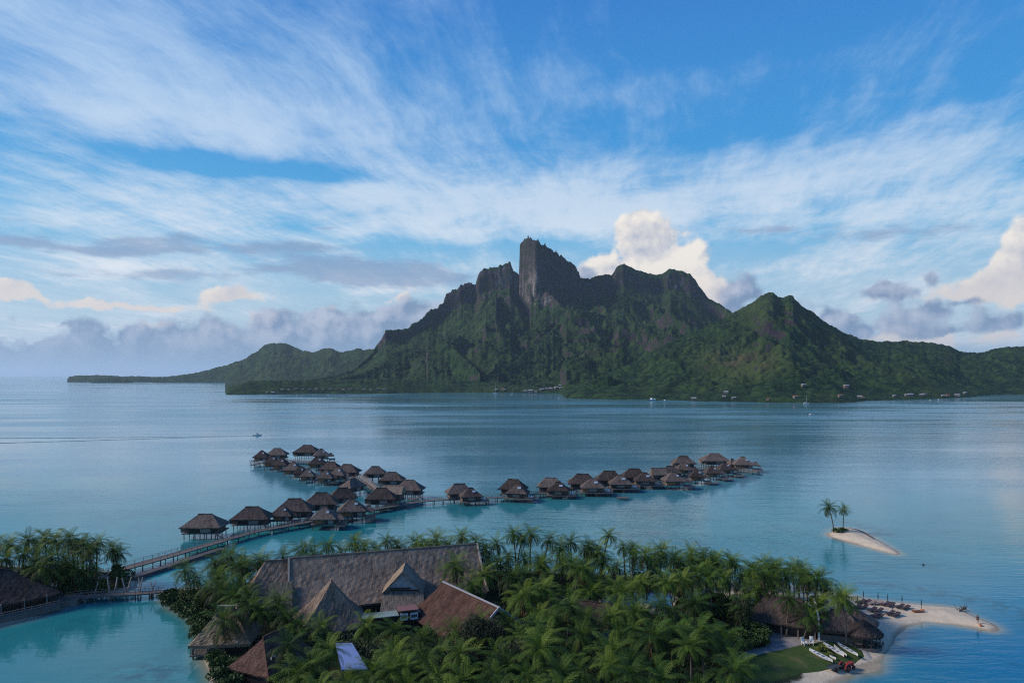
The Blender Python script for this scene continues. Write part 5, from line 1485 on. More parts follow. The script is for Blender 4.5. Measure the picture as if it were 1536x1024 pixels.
def big_tree(name, px, py, h, meshes, label, w=1.0):
    p = at(px, py, 1.2); r = empty(name, (p.x, p.y, 1.0))
    m = MB().tube([(0, 0, -.2), (.2, .1, h * .35), (0, .2, h * .7)], [.32, .24, .12], 8)
    for k in range(7):
        a = k * .95; m.tube([(0, .1, h * (.28 + .05 * k)), (math.cos(a) * 1.4 * w, math.sin(a) * 1.4 * w, h * (.45 + .06 * k))], [.11, .04], 5)
    m.build('trunk', WOODM, r)
    meshobj('crown', meshes, r, (0, 0, h * .62))
    return tag(r, label, 'tree')
IRON = foliage(8, 4.4, 4.4, 9000, .75, LEAF_N, 22, True)
big_tree('ironwood_tree', 722, 1012, 9.0, IRON, 'feathery grey green ironwood tree below the red brown gable, largest non-palm tree')
big_tree('ironwood_tree', 690, 1040, 7.6, foliage(9, 3.4, 3.6, 6000, .7, LEAF_N, 16, True), 'smaller feathery ironwood tree at the bottom edge, left of the largest one')
big_tree('ironwood_tree', 772, 1046, 8.2, foliage(10, 3.6, 3.8, 6000, .7, LEAF_N, 16, True), 'dark feathery ironwood tree at the bottom edge, right of the largest one')
big_tree('ironwood_tree', 1113, 950, 6.5, foliage(12, 2.6, 3.6, 4500, .6, LEAF_N, 12, True), 'slender feathery ironwood tree left of the grill house roof')
big_tree('broadleaf_tree', 640, 975, 4.2, foliage(13, 2.2, 1.8, 2400, .34, LEAF_D, 10), 'round dark broadleaf tree before the white framed windows')
big_tree('broadleaf_tree', 1225, 925, 4.5, foliage(14, 2.2, 1.8, 2400, .36, LEAF_D, 10), 'round dark broadleaf tree behind the beach bar roof')

# low growth under the palms: one mass of leaves nobody could count
ug = []
ru = np.random.RandomState(5)
N = 5200
ux = ru.uniform(-76, 64, N * 3); uy = ru.uniform(86, 170, N * 3)
ok = (sdf(RESORT, ux, uy) > 1.2)
for P_ in (LAWN, LAWN_B, COURT, POOL, SANDY): ok &= sdf(P_, ux, uy) < -.6
ok &= np.array([not infoot(a, b, -1.5) for a, b in zip(ux, uy)])
ux, uy = ux[ok][:N], uy[ok][:N]
uw = ru.uniform(-150, -70, 1500); uyw = ru.uniform(128, 185, 1500); okw = (sdf(WEST, uw, uyw) > 1.0)
okw &= ~((uw < -84) & (uyw < 150) & (uyw > 118) & (uw > -125) & (uyw < 147))
ux = np.concatenate([ux, uw[okw]]); uy = np.concatenate([uy, uyw[okw]])
uz = land_h(ux, uy)
K = 9; n = len(ux) * K
cx0 = np.repeat(ux, K) + ru.normal(0, .35, n); cy0 = np.repeat(uy, K) + ru.normal(0, .35, n); cz0 = np.repeat(uz, K) + ru.gamma(2.0, .28, n)
az = ru.uniform(0, 6.28, n); el = ru.uniform(.1, 1.2, n); ln = ru.uniform(.35, .85, n)
t = np.stack([np.cos(az) * np.cos(el), np.sin(az) * np.cos(el), np.sin(el)], -1) * ln[:, None]
w = np.stack([-np.sin(az), np.cos(az), np.zeros(n)], -1) * .13
c = np.stack([cx0, cy0, cz0], -1)
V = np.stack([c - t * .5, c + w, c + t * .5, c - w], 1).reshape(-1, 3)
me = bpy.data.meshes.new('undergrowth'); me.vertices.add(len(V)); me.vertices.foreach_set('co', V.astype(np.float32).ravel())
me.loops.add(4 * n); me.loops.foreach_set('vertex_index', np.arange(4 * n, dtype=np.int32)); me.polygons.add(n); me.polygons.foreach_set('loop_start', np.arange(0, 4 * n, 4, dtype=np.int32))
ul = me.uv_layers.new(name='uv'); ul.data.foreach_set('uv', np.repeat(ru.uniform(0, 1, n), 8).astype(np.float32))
me.materials.append(mat('shade_leaves', m_leaf([(.008, .018, .005), (.020, .042, .010), (.045, .078, .018)]))); me.update(calc_edges=True)  # leaf colour darkened to deepen the shade between the crowns
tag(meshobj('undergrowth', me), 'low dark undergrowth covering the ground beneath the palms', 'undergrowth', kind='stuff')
# ---------------------------------------------------------------- beach furniture
LPAIR = [(1291, 902.5, 'far row, leftmost pair'), (1299.5, 903, 'far row, leftmost pair'), (1308, 904.5, 'pale ones second from left in the far row'), (1317, 905, 'pale ones second from left in the far row'), (1328, 906, 'third pair of the far row'), (1336, 907.5, 'third pair of the far row'),
         (1349, 909, 'fourth pair of the far row'), (1358, 910.5, 'fourth pair of the far row'), (1308.5, 914.5, 'middle row, left pair'), (1317, 915.5, 'middle row, left pair'), (1335, 918, 'middle row, right pair'), (1343.5, 919.5, 'middle row, right pair'),
         (1310, 922.5, 'near row beside the conical pavilion'), (1318, 923.5, 'near row beside the conical pavilion'), (1286, 910.5, 'pair nearest the palms'), (1294, 911.5, 'pair nearest the palms')]
NAVY = mat('dark_lounger', None, (.05, .035, .045), .8); 
def beach_lounger():
    r = empty('sun_lounger')
    MB().box(-.36, .36, -1.05, .35, .28, .40).build('mattress', NAVY, r)
    Mb = Matrix.Translation((0, .35, .34)) @ Matrix.Rotation(R(22), 4, 'X')
    MB().box(-.36, .36, 0, .75, -.06, .06, M=Mb).build('backrest', NAVY, r)
    f = MB(); f.bar((-.34, -1, .25), (-.34, .8, .25), .06); f.bar((.34, -1, .25), (.34, .8, .25), .06); f.build('frame', WALL, r)
    for x in (-.32, .32):
        for y in (-.95, .7): MB().bar((x, y, 0), (x, y, .25), .06).build('leg', WALL, r)
    return r
LB = beach_lounger()
for i, (a, b, lab) in enumerate(LPAIR):
    o = LB if i == 0 else copy_tree(LB)
    p = at(a, b, 1.2); o.location = (p.x, p.y, gz(p.x, p.y)); o.rotation_euler = (0, 0, R(-72 + (i % 3) * 6)); o.scale = (1.15, 1.15, 1.15)
    tag(o, ('right' if i % 2 else 'left') + ' sun lounger of the beach ' + lab, 'sun lounger', 'sun loungers on the beach')
    if 'pale' in lab:
        for ch in o.children:
            if ch.name.startswith('mattress') or ch.name.startswith('backrest'):
                ch.data = ch.data.copy(); ch.data.materials[0] = mat('faded_lounger', None, (.22, .17, .16), .8)
def closed_parasol(i, a, b, h):
    p = at(a, b, 1.2); r = empty('closed_parasol', (p.x, p.y, gz(p.x, p.y) - .05))
    MB().tube([(0, 0, 0), (0, 0, h * .45)], .05, 6).build('pole', POST_WET, r)
    MB().tube([(0, 0, h * .42), (0, 0, h * .5), (0, 0, h * .85), (0, 0, h)], [.06, .12, .08, .02], 7).build('canopy', mat('navy_canvas', None, (.03, .05, .09), .8), r)
    tag(r, ['leftmost closed parasol on the beach, beside the palms', 'second closed parasol from the left at the water side', 'third closed parasol from the left at the water side', 'fourth closed parasol from the left at the water side', 'rightmost closed parasol, beside the orange kayak',
            'closed parasol between the middle row loungers, left one', 'closed parasol by the right pair of the middle row', 'short closed parasol nearest the palm trunks'][i], 'parasol', 'closed parasols on the beach')
for i, q in enumerate([(1295, 897.5, 2.3), (1317, 901.5, 2.5), (1331.5, 904, 2.4), (1353, 906, 2.5), (1382, 911.5, 2.3), (1312.5, 911.5, 1.9), (1339, 915.5, 1.9), (1286, 905.5, 2.1)]): closed_parasol(i, *q)

def hull(L, w, h, sheer=.25, n=14, deck=True, flat=False):
    """pointed hull lying along x"""
    m = MB(); S = []
    for i in range(n + 1):
        t = i / n * 2 - 1; k = max(0.0, 1 - abs(t) ** 2.4); ww = w / 2 * (k ** .7) + .012; zz = sheer * abs(t) ** 3
        S.append([Vector((t * L / 2, -ww, h + zz)), Vector((t * L / 2, -ww * .7, h * .35 + zz * .8)), Vector((t * L / 2, 0, zz * .7)), Vector((t * L / 2, ww * .7, h * .35 + zz * .8)), Vector((t * L / 2, ww, h + zz))])
    for i in range(n):
        for j in range(4): m.quadface([S[i][j], S[i][j + 1], S[i + 1][j + 1], S[i + 1][j]])
        if deck: m.quadface([S[i][0] + Vector((0, 0, .02)), S[i + 1][0] + Vector((0, 0, .02)), S[i + 1][4] + Vector((0, 0, .02)), S[i][4] + Vector((0, 0, .02))])
    return m
def canoe(a, b, w, lab, outrig=False, seats=3):
    p, q = at(*a, 1.3), at(*b, 1.3); c = (p + q) / 2; L = (q - p).length
    r = empty('canoe', (c.x, c.y, gz(c.x, c.y) + .08), math.atan2((q - p).y, (q - p).x))
    hull(L, w, .34, .2).build('hull', WHITE, r)
    for k in range(seats):
        MB().box(-.35 + (k - (seats - 1) / 2) * L * .2, .35 + (k - (seats - 1) / 2) * L * .2, -w * .27, w * .27, .37, .40).build('cockpit', mat('cockpit_blue', None, (.10, .16, .22), .5), r)
    tag(r, lab, 'canoe', 'white canoes on the lawn')
canoe((1214, 973), (1249, 991), 1.05, 'widest white canoe on the lawn, nearest the red tractor', seats=4)
canoe((1235, 963.5), (1266, 983), .85, 'white canoe right behind the yellow green bush')
canoe((1251, 967), (1270, 981.5), .35, 'thinnest white canoe, an outrigger float between two wider ones', seats=1)
canoe((1256, 962.5), (1287, 981), .8, 'white canoe farthest right on the lawn')
canoe((1242, 979), (1254, 986), .3, 'short narrow white float poking out below the yellow green bush', seats=1)
# orange kayak beside the last parasol
kp = at(1377, 914, 1.2)
kk = empty('kayak', (kp.x, kp.y, gz(kp.x, kp.y) + .03), R(6))
hull(2.9, .75, .32, .28).build('hull', mat('orange_plastic', None, (.40, .12, .03), .45), kk); MB().box(-.5, .4, -.2, .2, .35, .39).build('cockpit', DARK, kk)
tag(kk, 'orange brown kayak with raised ends lying on the sand under the rightmost parasol', 'kayak')

# white garden chairs by the court
for i, (a, b) in enumerate([(1206.5, 966), (1217, 965)]):
    p = at(a, b, 1.3); r = empty('garden_chair', (p.x, p.y, gz(p.x, p.y) + .1), R(20 - 45 * i))
    MB().box(-.35, .35, -.35, .3, .38, .46).build('seat', WHITE, r)
    Mb = Matrix.Translation((0, .3, .4)) @ Matrix.Rotation(R(-14), 4, 'X'); MB().box(-.34, .34, -.04, .05, 0, .95, M=Mb).build('backrest', WHITE, r)
    for s in (-.36, .36): MB().box(s - .06, s + .06, -.4, .35, .62, .68).build('armrest', WHITE, r)
    for s in (-.32, .32):
        for y in (-.33, .28): MB().bar((s, y, 0), (s, y, .62), .09).build('leg', WHITE, r)
    tag(r, ('left' if i == 0 else 'right') + ' white garden chair at the lawn edge in front of the low palm', 'chair', 'white garden chairs')

# red tractor and its trailer
def wheel(parent, x, y, r, w):
    t = MB().tube([(x, y - w / 2, r), (x, y + w / 2, r)], r, 16).build('wheel', mat('tyre_rubber', None, (.02, .02, .022), .8), parent)
    MB().tube([(x, y - w / 2 - .02, r), (x, y + w / 2 + .02, r)], r * .5, 12).build('rim', mat('rim_red', None, (.30, .04, .03), .5), t)
tp_ = at(1270, 996.5, 1.1); tr = empty('tractor', (tp_.x, tp_.y, gz(tp_.x, tp_.y)), R(28)); RED = mat('red_paint', None, (.36, .035, .03), .45, .5)
m = MB(); m.box(.1, 1.45, -.32, .32, .6, 1.15); m.box(.9, 1.5, -.3, .3, .55, 1.0); m.build('bonnet', RED, tr)
MB().box(-.9, .2, -.28, .28, .5, .8).build('chassis', DARK, tr)
for s in (-1, 1):
    MB().tube([(-.55 + .62 * math.cos(a), s * .62, .62 + .66 * math.sin(a)) for a in [k * .35 for k in range(-1, 10)]], .12, 5).build('mudguard', RED, tr)
m = MB().box(-.75, -.3, -.25, .25, .85, .95); m.box(-.82, -.74, -.25, .25, .9, 1.35); m.build('seat', DARK, tr)
MB().bar((.1, 0, 1.1), (-.12, 0, 1.45), .05).build('steering_column', DARK, tr)
MB().tube([(-.14 + .2 * math.cos(a) * .3, .2 * math.sin(a), 1.46 + .2 * math.cos(a) * .9) for a in [k * .7 for k in range(10)]], .025, 5).build('steering_wheel', DARK, tr)
MB().bar((.9, .2, 1.1), (.9, .2, 1.7), .07).build('exhaust', DARK, tr)
for s in (-1, 1): wheel(tr, -.55, s * .62, .62, .32); wheel(tr, 1.15, s * .5, .36, .2)
tag(tr, 'small red tractor with black tyres parked on the sand below the lawn', 'tractor')
tp_ = at(1251.5, 998.5, 1.1); tl_ = empty('boat_trailer', (tp_.x, tp_.y, gz(tp_.x, tp_.y)), R(28)); GREY = mat('dark_grey_paint', None, (.05, .065, .08), .6)
MB().box(-1.3, 1.2, -.6, .6, .55, .68).build('bed', GREY, tl_)
m = MB()
for s in (-.58, .58): m.bar((-1.3, s, .85), (1.2, s, .85), .06); [m.bar((x, s, .65), (x, s, .88), .06) for x in (-1.25, -.4, .4, 1.15)]
m.build('side_rail', GREY, tl_); MB().bar((1.2, 0, .5), (2.1, 0, .5), .08).build('drawbar', GREY, tl_)
for s in (-1, 1): wheel(tl_, -.3, s * .66, .34, .2)
tag(tl_, 'dark flat trailer hitched behind the red tractor', 'trailer')

# driftwood near the tip of the beach
DW = mat('driftwood', m_wood((.03, .026, .024), (.10, .085, .075)))
dp = at(1444, 914.5, .3); dr_ = empty('driftwood_tree', (dp.x, dp.y, .1), R(10)); m = MB()
rd = random.Random(3)
m.tube([(-1.6, -.8, .05), (-.6, -.2, .35), (.5, .3, .3), (1.7, .9, .55)], [.2, .17, .13, .06], 7)
for k in range(16):
    s = Vector((rd.uniform(-1.2, 1.2), rd.uniform(-.5, .6), .3)); e = s + Vector((rd.uniform(-.7, .9), rd.uniform(-.5, .7), rd.uniform(.2, 1.0))); mdl = (s + e) / 2 + Vector((rd.uniform(-.2, .2), rd.uniform(-.2, .2), .1))
    m.tube([s, mdl, e], [.07, .05, .015], 5)
m.build('branches', DW, dr_); tag(dr_, 'tangled dark driftwood lying half in the water near the tip of the beach', 'driftwood')

# dark root line on the islet
m = MB(); pts = [at(*q, .35) for q in ((1272, 793), (1285, 795), (1296, 799), (1304, 804), (1311, 808.5))]
c0 = pts[0].copy(); m.tube([p - c0 + Vector((0, 0, .15 + .08 * math.sin(i * 3))) for i, p in enumerate(pts)], [.22, .28, .25, .3, .12], 7)
o = m.build('driftwood_log', DW); o.location = c0; tag(o, 'long dark log lying along the far edge of the sandbar islet', 'log')

# ---------------------------------------------------------------- the person walking on the spit
def person():
    r = empty('person', at(1466.5, 935.2, .35), R(-125))
    r.location.z = max(gz(r.location.x, r.location.y), .05)
    V = []; E = []; RAD = []
    def add(p, rad, par=None):
        V.append(p); RAD.append(rad)
        if par is not None: E.append((par, len(V) - 1))
        return len(V) - 1
    # facing +x, stooping a little forward, mid stride; z up
    pel = add((0, 0, .93), (.155, .12)); sp = add((.05, 0, 1.12), (.14, .105), pel); ch = add((.13, 0, 1.33), (.165, .115), sp); nk = add((.20, 0, 1.47), (.06, .06), ch); nk2 = add((.235, 0, 1.54), (.055, .055), nk)
    hd = add((.265, 0, 1.60), (.078, .088), nk2); hd2 = add((.275, 0, 1.67), (.085, .095), hd); hd3 = add((.27, 0, 1.735), (.07, .08), hd2)
    for s, kn, an, toe in ((1, (.22, .50), (.30, .10), (.47, .04)), (-1, (.02, .50), (-.27, .17), (-.16, .035))):
        hp = add((0, s * .095, .86), (.10, .10), pel); k = add((kn[0], s * .10, kn[1]), (.062, .062), hp); cf = add(((kn[0] + an[0]) / 2 - .01, s * .10, (kn[1] + an[1]) / 2 + .05), (.058, .058), k)
        a = add((an[0], s * .10, an[1]), (.038, .038), cf); add((toe[0], s * .11, toe[1]), (.04, .028), a)
    tips = []
    for s, el, wr, ha in ((1, (.10, 1.10), (.36, .95), (.44, .92)), (-1, (.02, 1.08), (.16, .86), (.20, .79))):
        sh_ = add((.14, s * .18, 1.38), (.06, .06), ch); e = add((el[0], s * .25, el[1]), (.042, .042), sh_); w = add((wr[0], s * .24, wr[1]), (.03, .03), e); h = add((ha[0], s * .24, ha[1]), (.034, .02), w)
        d = (Vector((ha[0], 0, ha[1])) - Vector((wr[0], 0, wr[1]))).normalized(); up = Vector((-d.z, 0, d.x))
        for f in range(4):
            off = (f - 1.5) * .019; L_ = (.07, .082, .076, .058)[f]
            q1 = add((ha[0] + d.x * .035, s * .24 + off, ha[1] + d.z * .035), (.009, .009), h)
            q2 = add((ha[0] + d.x * (.035 + L_ * .5), s * .24 + off * 1.1, ha[1] + d.z * (.035 + L_ * .5) - .004), (.0085, .0085), q1)
            add((ha[0] + d.x * (.03 + L_ * .9) - up.x * .02, s * .24 + off * 1.1, ha[1] + d.z * (.03 + L_ * .9) - up.z * .02), (.007, .007), q2)
        t1 = add((ha[0] + up.x * .03, s * .215, ha[1] + up.z * .03), (.01, .01), h); add((ha[0] + d.x * .035 + up.x * .045, s * .205, ha[1] + d.z * .035 + up.z * .045), (.009, .009), t1)
    me = bpy.data.meshes.new('body'); me.from_pydata(V, E, []); ob = meshobj('body', me, r)
    sk = ob.modifiers.new('skin', 'SKIN'); 
    if not me.skin_vertices: me.skin_vertices.new()
    for i, q in enumerate(RAD): me.skin_vertices[0].data[i].radius = q
    me.skin_vertices[0].data[0].use_root = True
    sk.use_smooth_shade = True; sb = ob.modifiers.new('sub', 'SUBSURF'); sb.levels = 2; sb.render_levels = 2
    me.materials.append(mat('skin', None, (.24, .14, .10), .6))
    # face and hair
    f = MB(); f.tube([(.345, 0, 1.665), (.372, 0, 1.648)], [.010, .016], 6)
    for s in (-1, 1): f.tube([(.338, s * .033, 1.685), (.352, s * .033, 1.685)], [.012, .009], 6); f.tube([(.27, s * .088, 1.675), (.265, s * .104, 1.68)], [.026, .022], 6)
    f.tube([(.335, -.026, 1.615), (.345, 0, 1.612), (.335, .026, 1.615)], .006, 5); f.build('face_features', mat('face_dark', None, (.10, .05, .04), .6), r)
    h = MB(); h.tube([(.30, 0, 1.715), (.265, 0, 1.775), (.215, 0, 1.76), (.175, 0, 1.69), (.185, 0, 1.62)], [.05, .085, .095, .075, .03], 12); h.build('hair', mat('dark_hair', None, (.02, .016, .014), .6), r, True)
    # dark shirt and shorts that follow the body
    def shell(name, chains, color):
        v = []; e = []; rd_ = []
        for chn in chains:
            for i, (p, q) in enumerate(chn):
                if p in v: idx = v.index(p)
                else: v.append(p); rd_.append(q); idx = len(v) - 1
                if i: e.append((prev, idx))
                prev = idx
        m_ = bpy.data.meshes.new(name); m_.from_pydata(v, e, []); o_ = meshobj(name, m_, r); s_ = o_.modifiers.new('skin', 'SKIN')
        if not m_.skin_vertices: m_.skin_vertices.new()
        for i, q in enumerate(rd_): m_.skin_vertices[0].data[i].radius = (q[0], q[1])
        m_.skin_vertices[0].data[0].use_root = True; u = o_.modifiers.new('sub', 'SUBSURF'); u.levels = 1; u.render_levels = 1; m_.materials.append(color)
    shell('shirt', [[((0, 0, .95), (.17, .135)), ((.05, 0, 1.12), (.155, .12)), ((.13, 0, 1.33), (.18, .13)), ((.18, 0, 1.44), (.09, .08))], [((.13, 0, 1.33), (.18, .13)), ((.14, .18, 1.38), (.075, .075)), ((.11, .23, 1.2), (.06, .06))], [((.13, 0, 1.33), (.18, .13)), ((.14, -.18, 1.38), (.075, .075)), ((.07, -.23, 1.2), (.06, .06))]], mat('navy_shirt', None, (.02, .035, .08), .85))
    shell('shorts', [[((0, 0, .95), (.165, .13)), ((0, .095, .85), (.115, .115)), ((.14, .10, .62), (.09, .09))], [((0, 0, .95), (.165, .13)), ((0, -.095, .85), (.115, .115)), ((.01, -.10, .62), (.09, .09))]], mat('dark_shorts', None, (.025, .025, .035), .85))
    tag(r, 'person in dark shirt and shorts stooping forward in mid stride on the sand spit', 'person')
person()
bp_ = at(1471, 938.8, .3); bk = empty('beach_bucket', (bp_.x, bp_.y, max(gz(bp_.x, bp_.y), .03)))
MB().tube([(0, 0, 0), (0, 0, .42)], [.2, .27], 12).build('body', mat('orange_bucket', None, (.42, .14, .06), .6), bk)
MB().tube([(-.26, 0, .42), (-.15, 0, .62), (.15, 0, .62), (.26, 0, .42)], .015, 5).build('handle', DARK, bk)
tag(bk, 'small orange brown bucket on the wet sand at the feet of the walking person', 'bucket')

# ---------------------------------------------------------------- boats and marks on the lagoon
def motorboat(px, py, L, rz, lab, color=WHITE, z=0):
    p = at(px, py, 0); r = empty('motorboat', (p.x, p.y, -.15), rz)
    hull(L, L * .3, L * .13, L * .05).build('hull', color, r)
    MB().box(-L * .12, L * .14, -L * .1, L * .1, L * .13, L * .26).build('cabin', WHITE, r)
    w_ = MB().box(.142 * L, .146 * L, -L * .08, L * .08, L * .18, L * .245); w_.build('windscreen', DARK, r)
    MB().box(-L * .16, L * .1, -L * .12, L * .12, L * .29, L * .305).build('canopy', mat('navy_canvas', None, (.03, .05, .09), .8), r)
    for x in (-L * .14, L * .08): MB().bar((x, 0, L * .26), (x, 0, L * .3), .1).build('canopy_post', DARK, r)
    MB().box(-L * .52, -L * .46, -L * .04, L * .04, 0, L * .17).build('outboard', DARK, r)
    return tag(r, lab, 'motorboat')
motorboat(386, 653, 7.0, R(4), 'motorboat running right across the left lagoon at the head of a long wake')
motorboat(1216, 623, 9, R(10), 'white motorboat throwing spray before the right hill')
FOAM = mat('foam', lambda nt, b: nt.links.new(ramp(nt, noise(nt, worldco(nt), .8, 4), [(.35, (.10, .20, .26)), (.6, (.75, .78, .8))]), b.inputs['Base Color']), rough=.7)
TROUGH = mat('wake_water', None, (.012, .045, .085), .35, .2)
def wake(pts, w0, w1, m, z=.06):
    P = [at(a, b, 0) for a, b in pts]; k = MB(); n = 24; Q = []
    for a, b in zip(P[:-1], P[1:]): Q += [a.lerp(b, i / n) for i in range(n)]
    Q.append(P[-1]); c = Q[0].copy(); N_ = len(Q)
    for i in range(N_ - 1):
        d = (Q[i + 1] - Q[i]).normalized(); s = Vector((-d.y, d.x, 0)); f = lambda j: (w0 + (w1 - w0) * j / N_) * (.75 + .35 * math.sin(j * 1.9) * math.sin(j * .7))
        k.quadface([Q[i] - c - s * f(i), Q[i + 1] - c - s * f(i + 1), Q[i + 1] - c + s * f(i + 1) + Vector((0, 0, .02)), Q[i] - c + s * f(i) + Vector((0, 0, .02))])
    o = k.build('wake', m); o.location = c + Vector((0, 0, z)); tag(o, kind='structure')
wake([(382, 653.2), (368, 653.4)], .8, .3, FOAM, .08)
wake([(376, 653.3), (250, 655.2), (100, 656.5), (-60, 657.5)], .3, 2.2, TROUGH)
wake([(376, 653.7), (270, 656.4), (120, 661), (-60, 666)], .3, 2.6, TROUGH)
wake([(1214, 623.4), (1204, 623.2), (1196, 622.6)], 1.6, .4, FOAM, .08)
wake([(1196, 622.7), (1120, 620.5), (980, 612), (860, 606.5)], .4, 1.8, TROUGH)
# sailboats at anchor and channel marks
def sailboat(px, py, L, hm, lab, rz=0.3):
    p = at(px, py, 0); r = empty('sailboat', (p.x, p.y, -.2), rz)
    hull(L, L * .28, L * .11, L * .03).build('hull', WHITE, r); MB().box(-L * .2, L * .2, -L * .08, L * .08, L * .11, L * .18).build('cabin', WHITE, r)
    MB().tube([(L * .05, 0, L * .1), (L * .05, 0, hm)], [.16, .09], 6).build('mast', WHITE, r); MB().tube([(L * .05, 0, L * .25), (-L * .42, 0, L * .25)], .12, 6).build('boom', WHITE, r)
    return tag(r, lab, 'sailboat', 'boats anchored off the far shore')
sailboat(743, 590.5, 14, 32, 'tall masted white sailboat moored before the far shore village')
sailboat(768, 591, 10, 16, 'small white sailboat right of the tall masted one', .6)
sailboat(838, 597, 9, 9, 'small white yacht off the green point left of the brown crag', 1.0)
sailboat(1209, 605.2, 12, 14, 'white yacht close to the shore below the right hill', .2)
for i, (a, b, L_) in enumerate([(493, 592.6, 9), (470, 592.4, 6), (1408, 600, 9), (1395, 600.5, 6), (978, 600.6, 20), (997, 601.2, 10), (445, 592.8, 6), (561, 592, 7)]):
    motorboat(a, b, L_, R(8 * i), ['white launch in the middle of the resort shore on the left point', 'small launch left of the white one off the left point', 'motorboat off the right shore houses', 'smaller motorboat left of the one off the right shore houses', 'long low ferry lying below the brown crag', 'small launch beside the long ferry',
                                   'leftmost small launch off the left point jetty', 'small launch near the right end of the left point resort'][i])
def mark(px, py, h, lab, c):
    p = at(px, py, 0); r = empty('channel_marker', (p.x, p.y, 0)); MB().tube([(0, 0, -1), (0, 0, h)], .16, 6).build('pole', POST_WET, r); MB().box(-.5, .5, -.08, .08, h - .9, h).build('daymark', c, r)
    tag(r, lab, 'channel marker', 'channel markers')
REDM = mat('marker_red', None, (.25, .03, .03), .5)
mark(1243.5, 627, 3.6, 'left channel marker standing in the lagoon right of the speeding boat', POST_WET); mark(1308, 631, 4.2, 'right channel marker standing in the lagoon, the taller of two', POST_WET)
mark(752, 609, 4, 'channel marker post before the tall masted sailboat', REDM); mark(970, 612, 3.5, 'channel marker post below the ferry', REDM)
bo = at(1385, 847, 0); m = MB().tube([(0, 0, -.1), (0, 0, .12), (0, 0, .3)], [.3, .34, .12], 10).build('buoy', mat('dark_buoy', None, (.03, .04, .05), .6)); m.location = bo; tag(m, 'small dark buoy floating right of the sandbar islet', 'buoy')

# ---------------------------------------------------------------- houses on the far shore
depsg = None
def far_ground(x, y):
    hit, loc, nrm, idx = far_island.ray_cast(Vector((x, y, 2000)), Vector((0, 0, -1)))
    return loc.z if hit else 0.0
def village_house(w, d, h, wallm, roofm):
    r = empty('house'); MB().box(-w / 2, w / 2, -d / 2, d / 2, -3, h).build('wall', wallm, r)
    k = MB(); o = .8; A_, B_, C_, D_ = (-w / 2 - o, -d / 2 - o, h), (w / 2 + o, -d / 2 - o, h), (w / 2 + o, d / 2 + o, h), (-w / 2 - o, d / 2 + o, h); E_, G_ = (-w / 2 + 1, 0, h + d * .3), (w / 2 - 1, 0, h + d * .3)
    for f in ((A_, B_, G_, E_), (C_, D_, E_, G_), (B_, C_, G_), (D_, A_, E_), (D_, C_, B_, A_)): k.quadface(f)
    k.build('roof', roofm, r)
    for x in (-w * .28, 0, w * .28): MB().box(x - .9, x + .9, -d / 2 - .06, -d / 2 + .05, h * .3, h * .75).build('window', DARK, r)
    return r
ROOFW = mat('white_metal_roof', None, (.30, .31, .33), .5); ROOFG = mat('grey_thatch_far', None, (.15, .135, .125), .9); ROOFR = mat('rust_roof', None, (.26, .11, .07), .7); WALLC = mat('cream_wall', None, (.16, .15, .14), .8)
HP = {'w': village_house(14, 9, 2.8, WALLC, ROOFW), 'g': village_house(15, 8, 2.6, WALLC, ROOFG), 'r': village_house(11, 8, 3, WALLC, ROOFR)}
used_ = set()
VILL = [(402, 588.5, 'g'), (410, 589.5, 'w')] + [(424 + i * 10.2, 584.8 - (i % 3) * .3 + (.6 if i < 2 else 0), 'g') for i in range(16)] + [(744, 585, 'w'), (753, 584.2, 'r'), (757, 585.2, 'w'), (788, 587.5, 'w'), (796, 587.2, 'w'), (804, 587.4, 'g'), (813, 585, 'w'), (820, 584, 'w'), (826, 583.5, 'w'), (835, 582.5, 'w'), (842, 582.7, 'w'), (841, 579.5, 'w'),
        (1085, 595.5, 'w'), (1204, 578.5, 'w'), (1268, 580, 'w'), (1267, 582, 'r'), (1088, 589.5, 'w'), (1340, 594.5, 'w'), (1359, 593.5, 'w'), (1364, 593.2, 'w'), (1381, 593, 'w'), (1386, 592.2, 'g'), (1413, 594, 'w'), (1420, 593.8, 'r'), (1434, 593.8, 'w'), (1446, 590, 'w'), (1259, 595, 'r'), (1293, 597, 'r'), (1288, 596, 'w'), (1192, 596.5, 'r'), (1100, 598, 'w'), (1040, 599, 'w'), (1150, 600, 'r')]
nv = 0; lastcell = {}
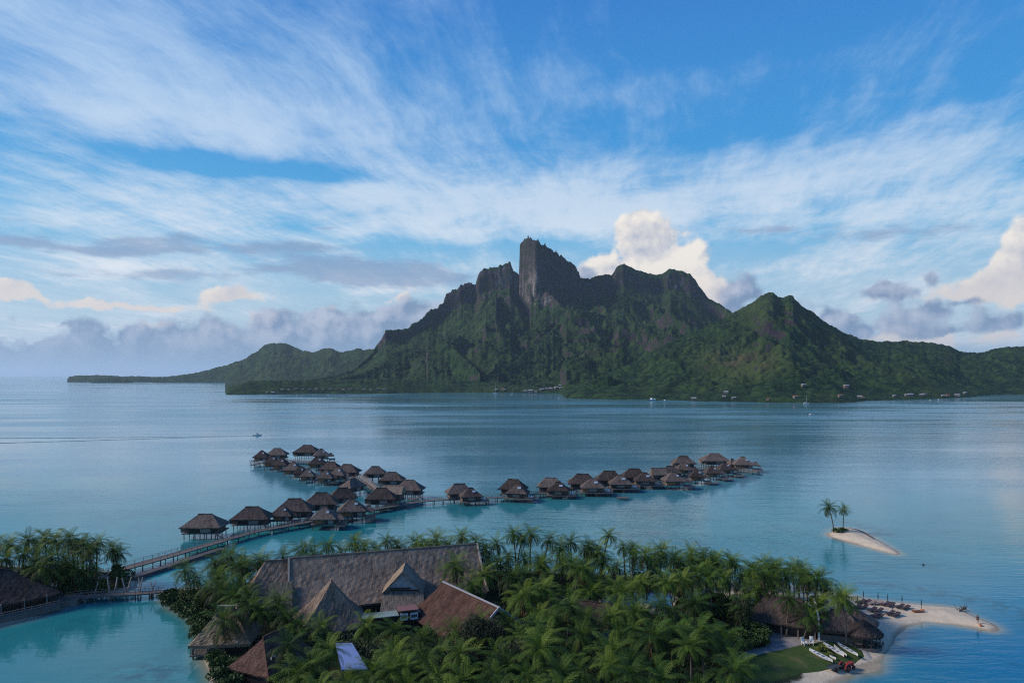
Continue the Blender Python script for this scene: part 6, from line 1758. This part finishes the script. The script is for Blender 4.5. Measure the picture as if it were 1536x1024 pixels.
for (a, b, k_) in VILL:
    # walk along the line of sight until the ground of the far island is met
    org = Vector((0, 0, HC)); dv = Vector(((a - CX) / F, 1, (HZ - b) / F)).normalized()
    hit, loc, nrm, idx = far_island.ray_cast(org, dv)
    if not hit: loc = at(a, b, 1) if b > HZ + 20 else None
    if loc is None: continue
    o = HP[k_] if k_ not in used_ else copy_tree(HP[k_]); used_.add(k_)
    o.location = (loc.x, loc.y - 4, max(loc.z, 0) + 1.0); o.rotation_euler = (0, 0, R(((nv * 37) % 50) - 25)); s = .5 + .3 * ((nv * 7) % 5) / 5
    if a > 780 and a < 850: s *= 1.25
    o.scale = (s, s, s)
    zone = 'among the trees of the left point' if a < 700 else 'in the village left of the brown crag' if a < 860 else 'on the slope or shore below the right hill' if a < 1320 else 'on the shore at the far right'
    lastcell[zone] = lastcell.get(zone, 0) + 1
    o['zone'] = zone; o['kx'] = a; nv += 1
    tag(o, None, 'house', 'houses on the far shore')
hs_ = [o for o in bpy.data.objects if o.get('zone')]
for z_ in set(o['zone'] for o in hs_):
    L_ = sorted([o for o in hs_ if o['zone'] == z_], key=lambda o: o['kx'])
    for i, o in enumerate(L_):
        rf = [c for c in o.children if c.name.startswith('roof')][0].data.materials[0].name
        colr = 'white' if 'white' in rf else 'rust' if 'rust' in rf else 'grey'
        o['label'] = ('leftmost house' if i == 0 else 'rightmost house' if i == len(L_) - 1 else ORD[i] + ' house from left') + f' with {colr} roof ' + z_
for o in hs_: del o['zone']; del o['kx']
# ---------------------------------------------------------------- air
hz = MB().box(-90000, 90000, -90000, 90000, -3.2, 900).build('haze', [])
hm = bpy.data.materials.new('air'); hm.use_nodes = True
ht = hm.node_tree
for n_ in list(ht.nodes):
    if n_.type == 'BSDF_PRINCIPLED': ht.nodes.remove(n_)
pv = ht.nodes.new('ShaderNodeVolumePrincipled'); pv.inputs['Density'].default_value = 3.0e-5
pv.inputs['Color'].default_value = (.68, .84, 1, 1); pv.inputs['Anisotropy'].default_value = .2
ht.links.new(pv.outputs[0], [n_ for n_ in ht.nodes if n_.type == 'OUTPUT_MATERIAL'][0].inputs['Volume'])
hz.data.materials.append(hm)
tag(hz, kind='stuff')
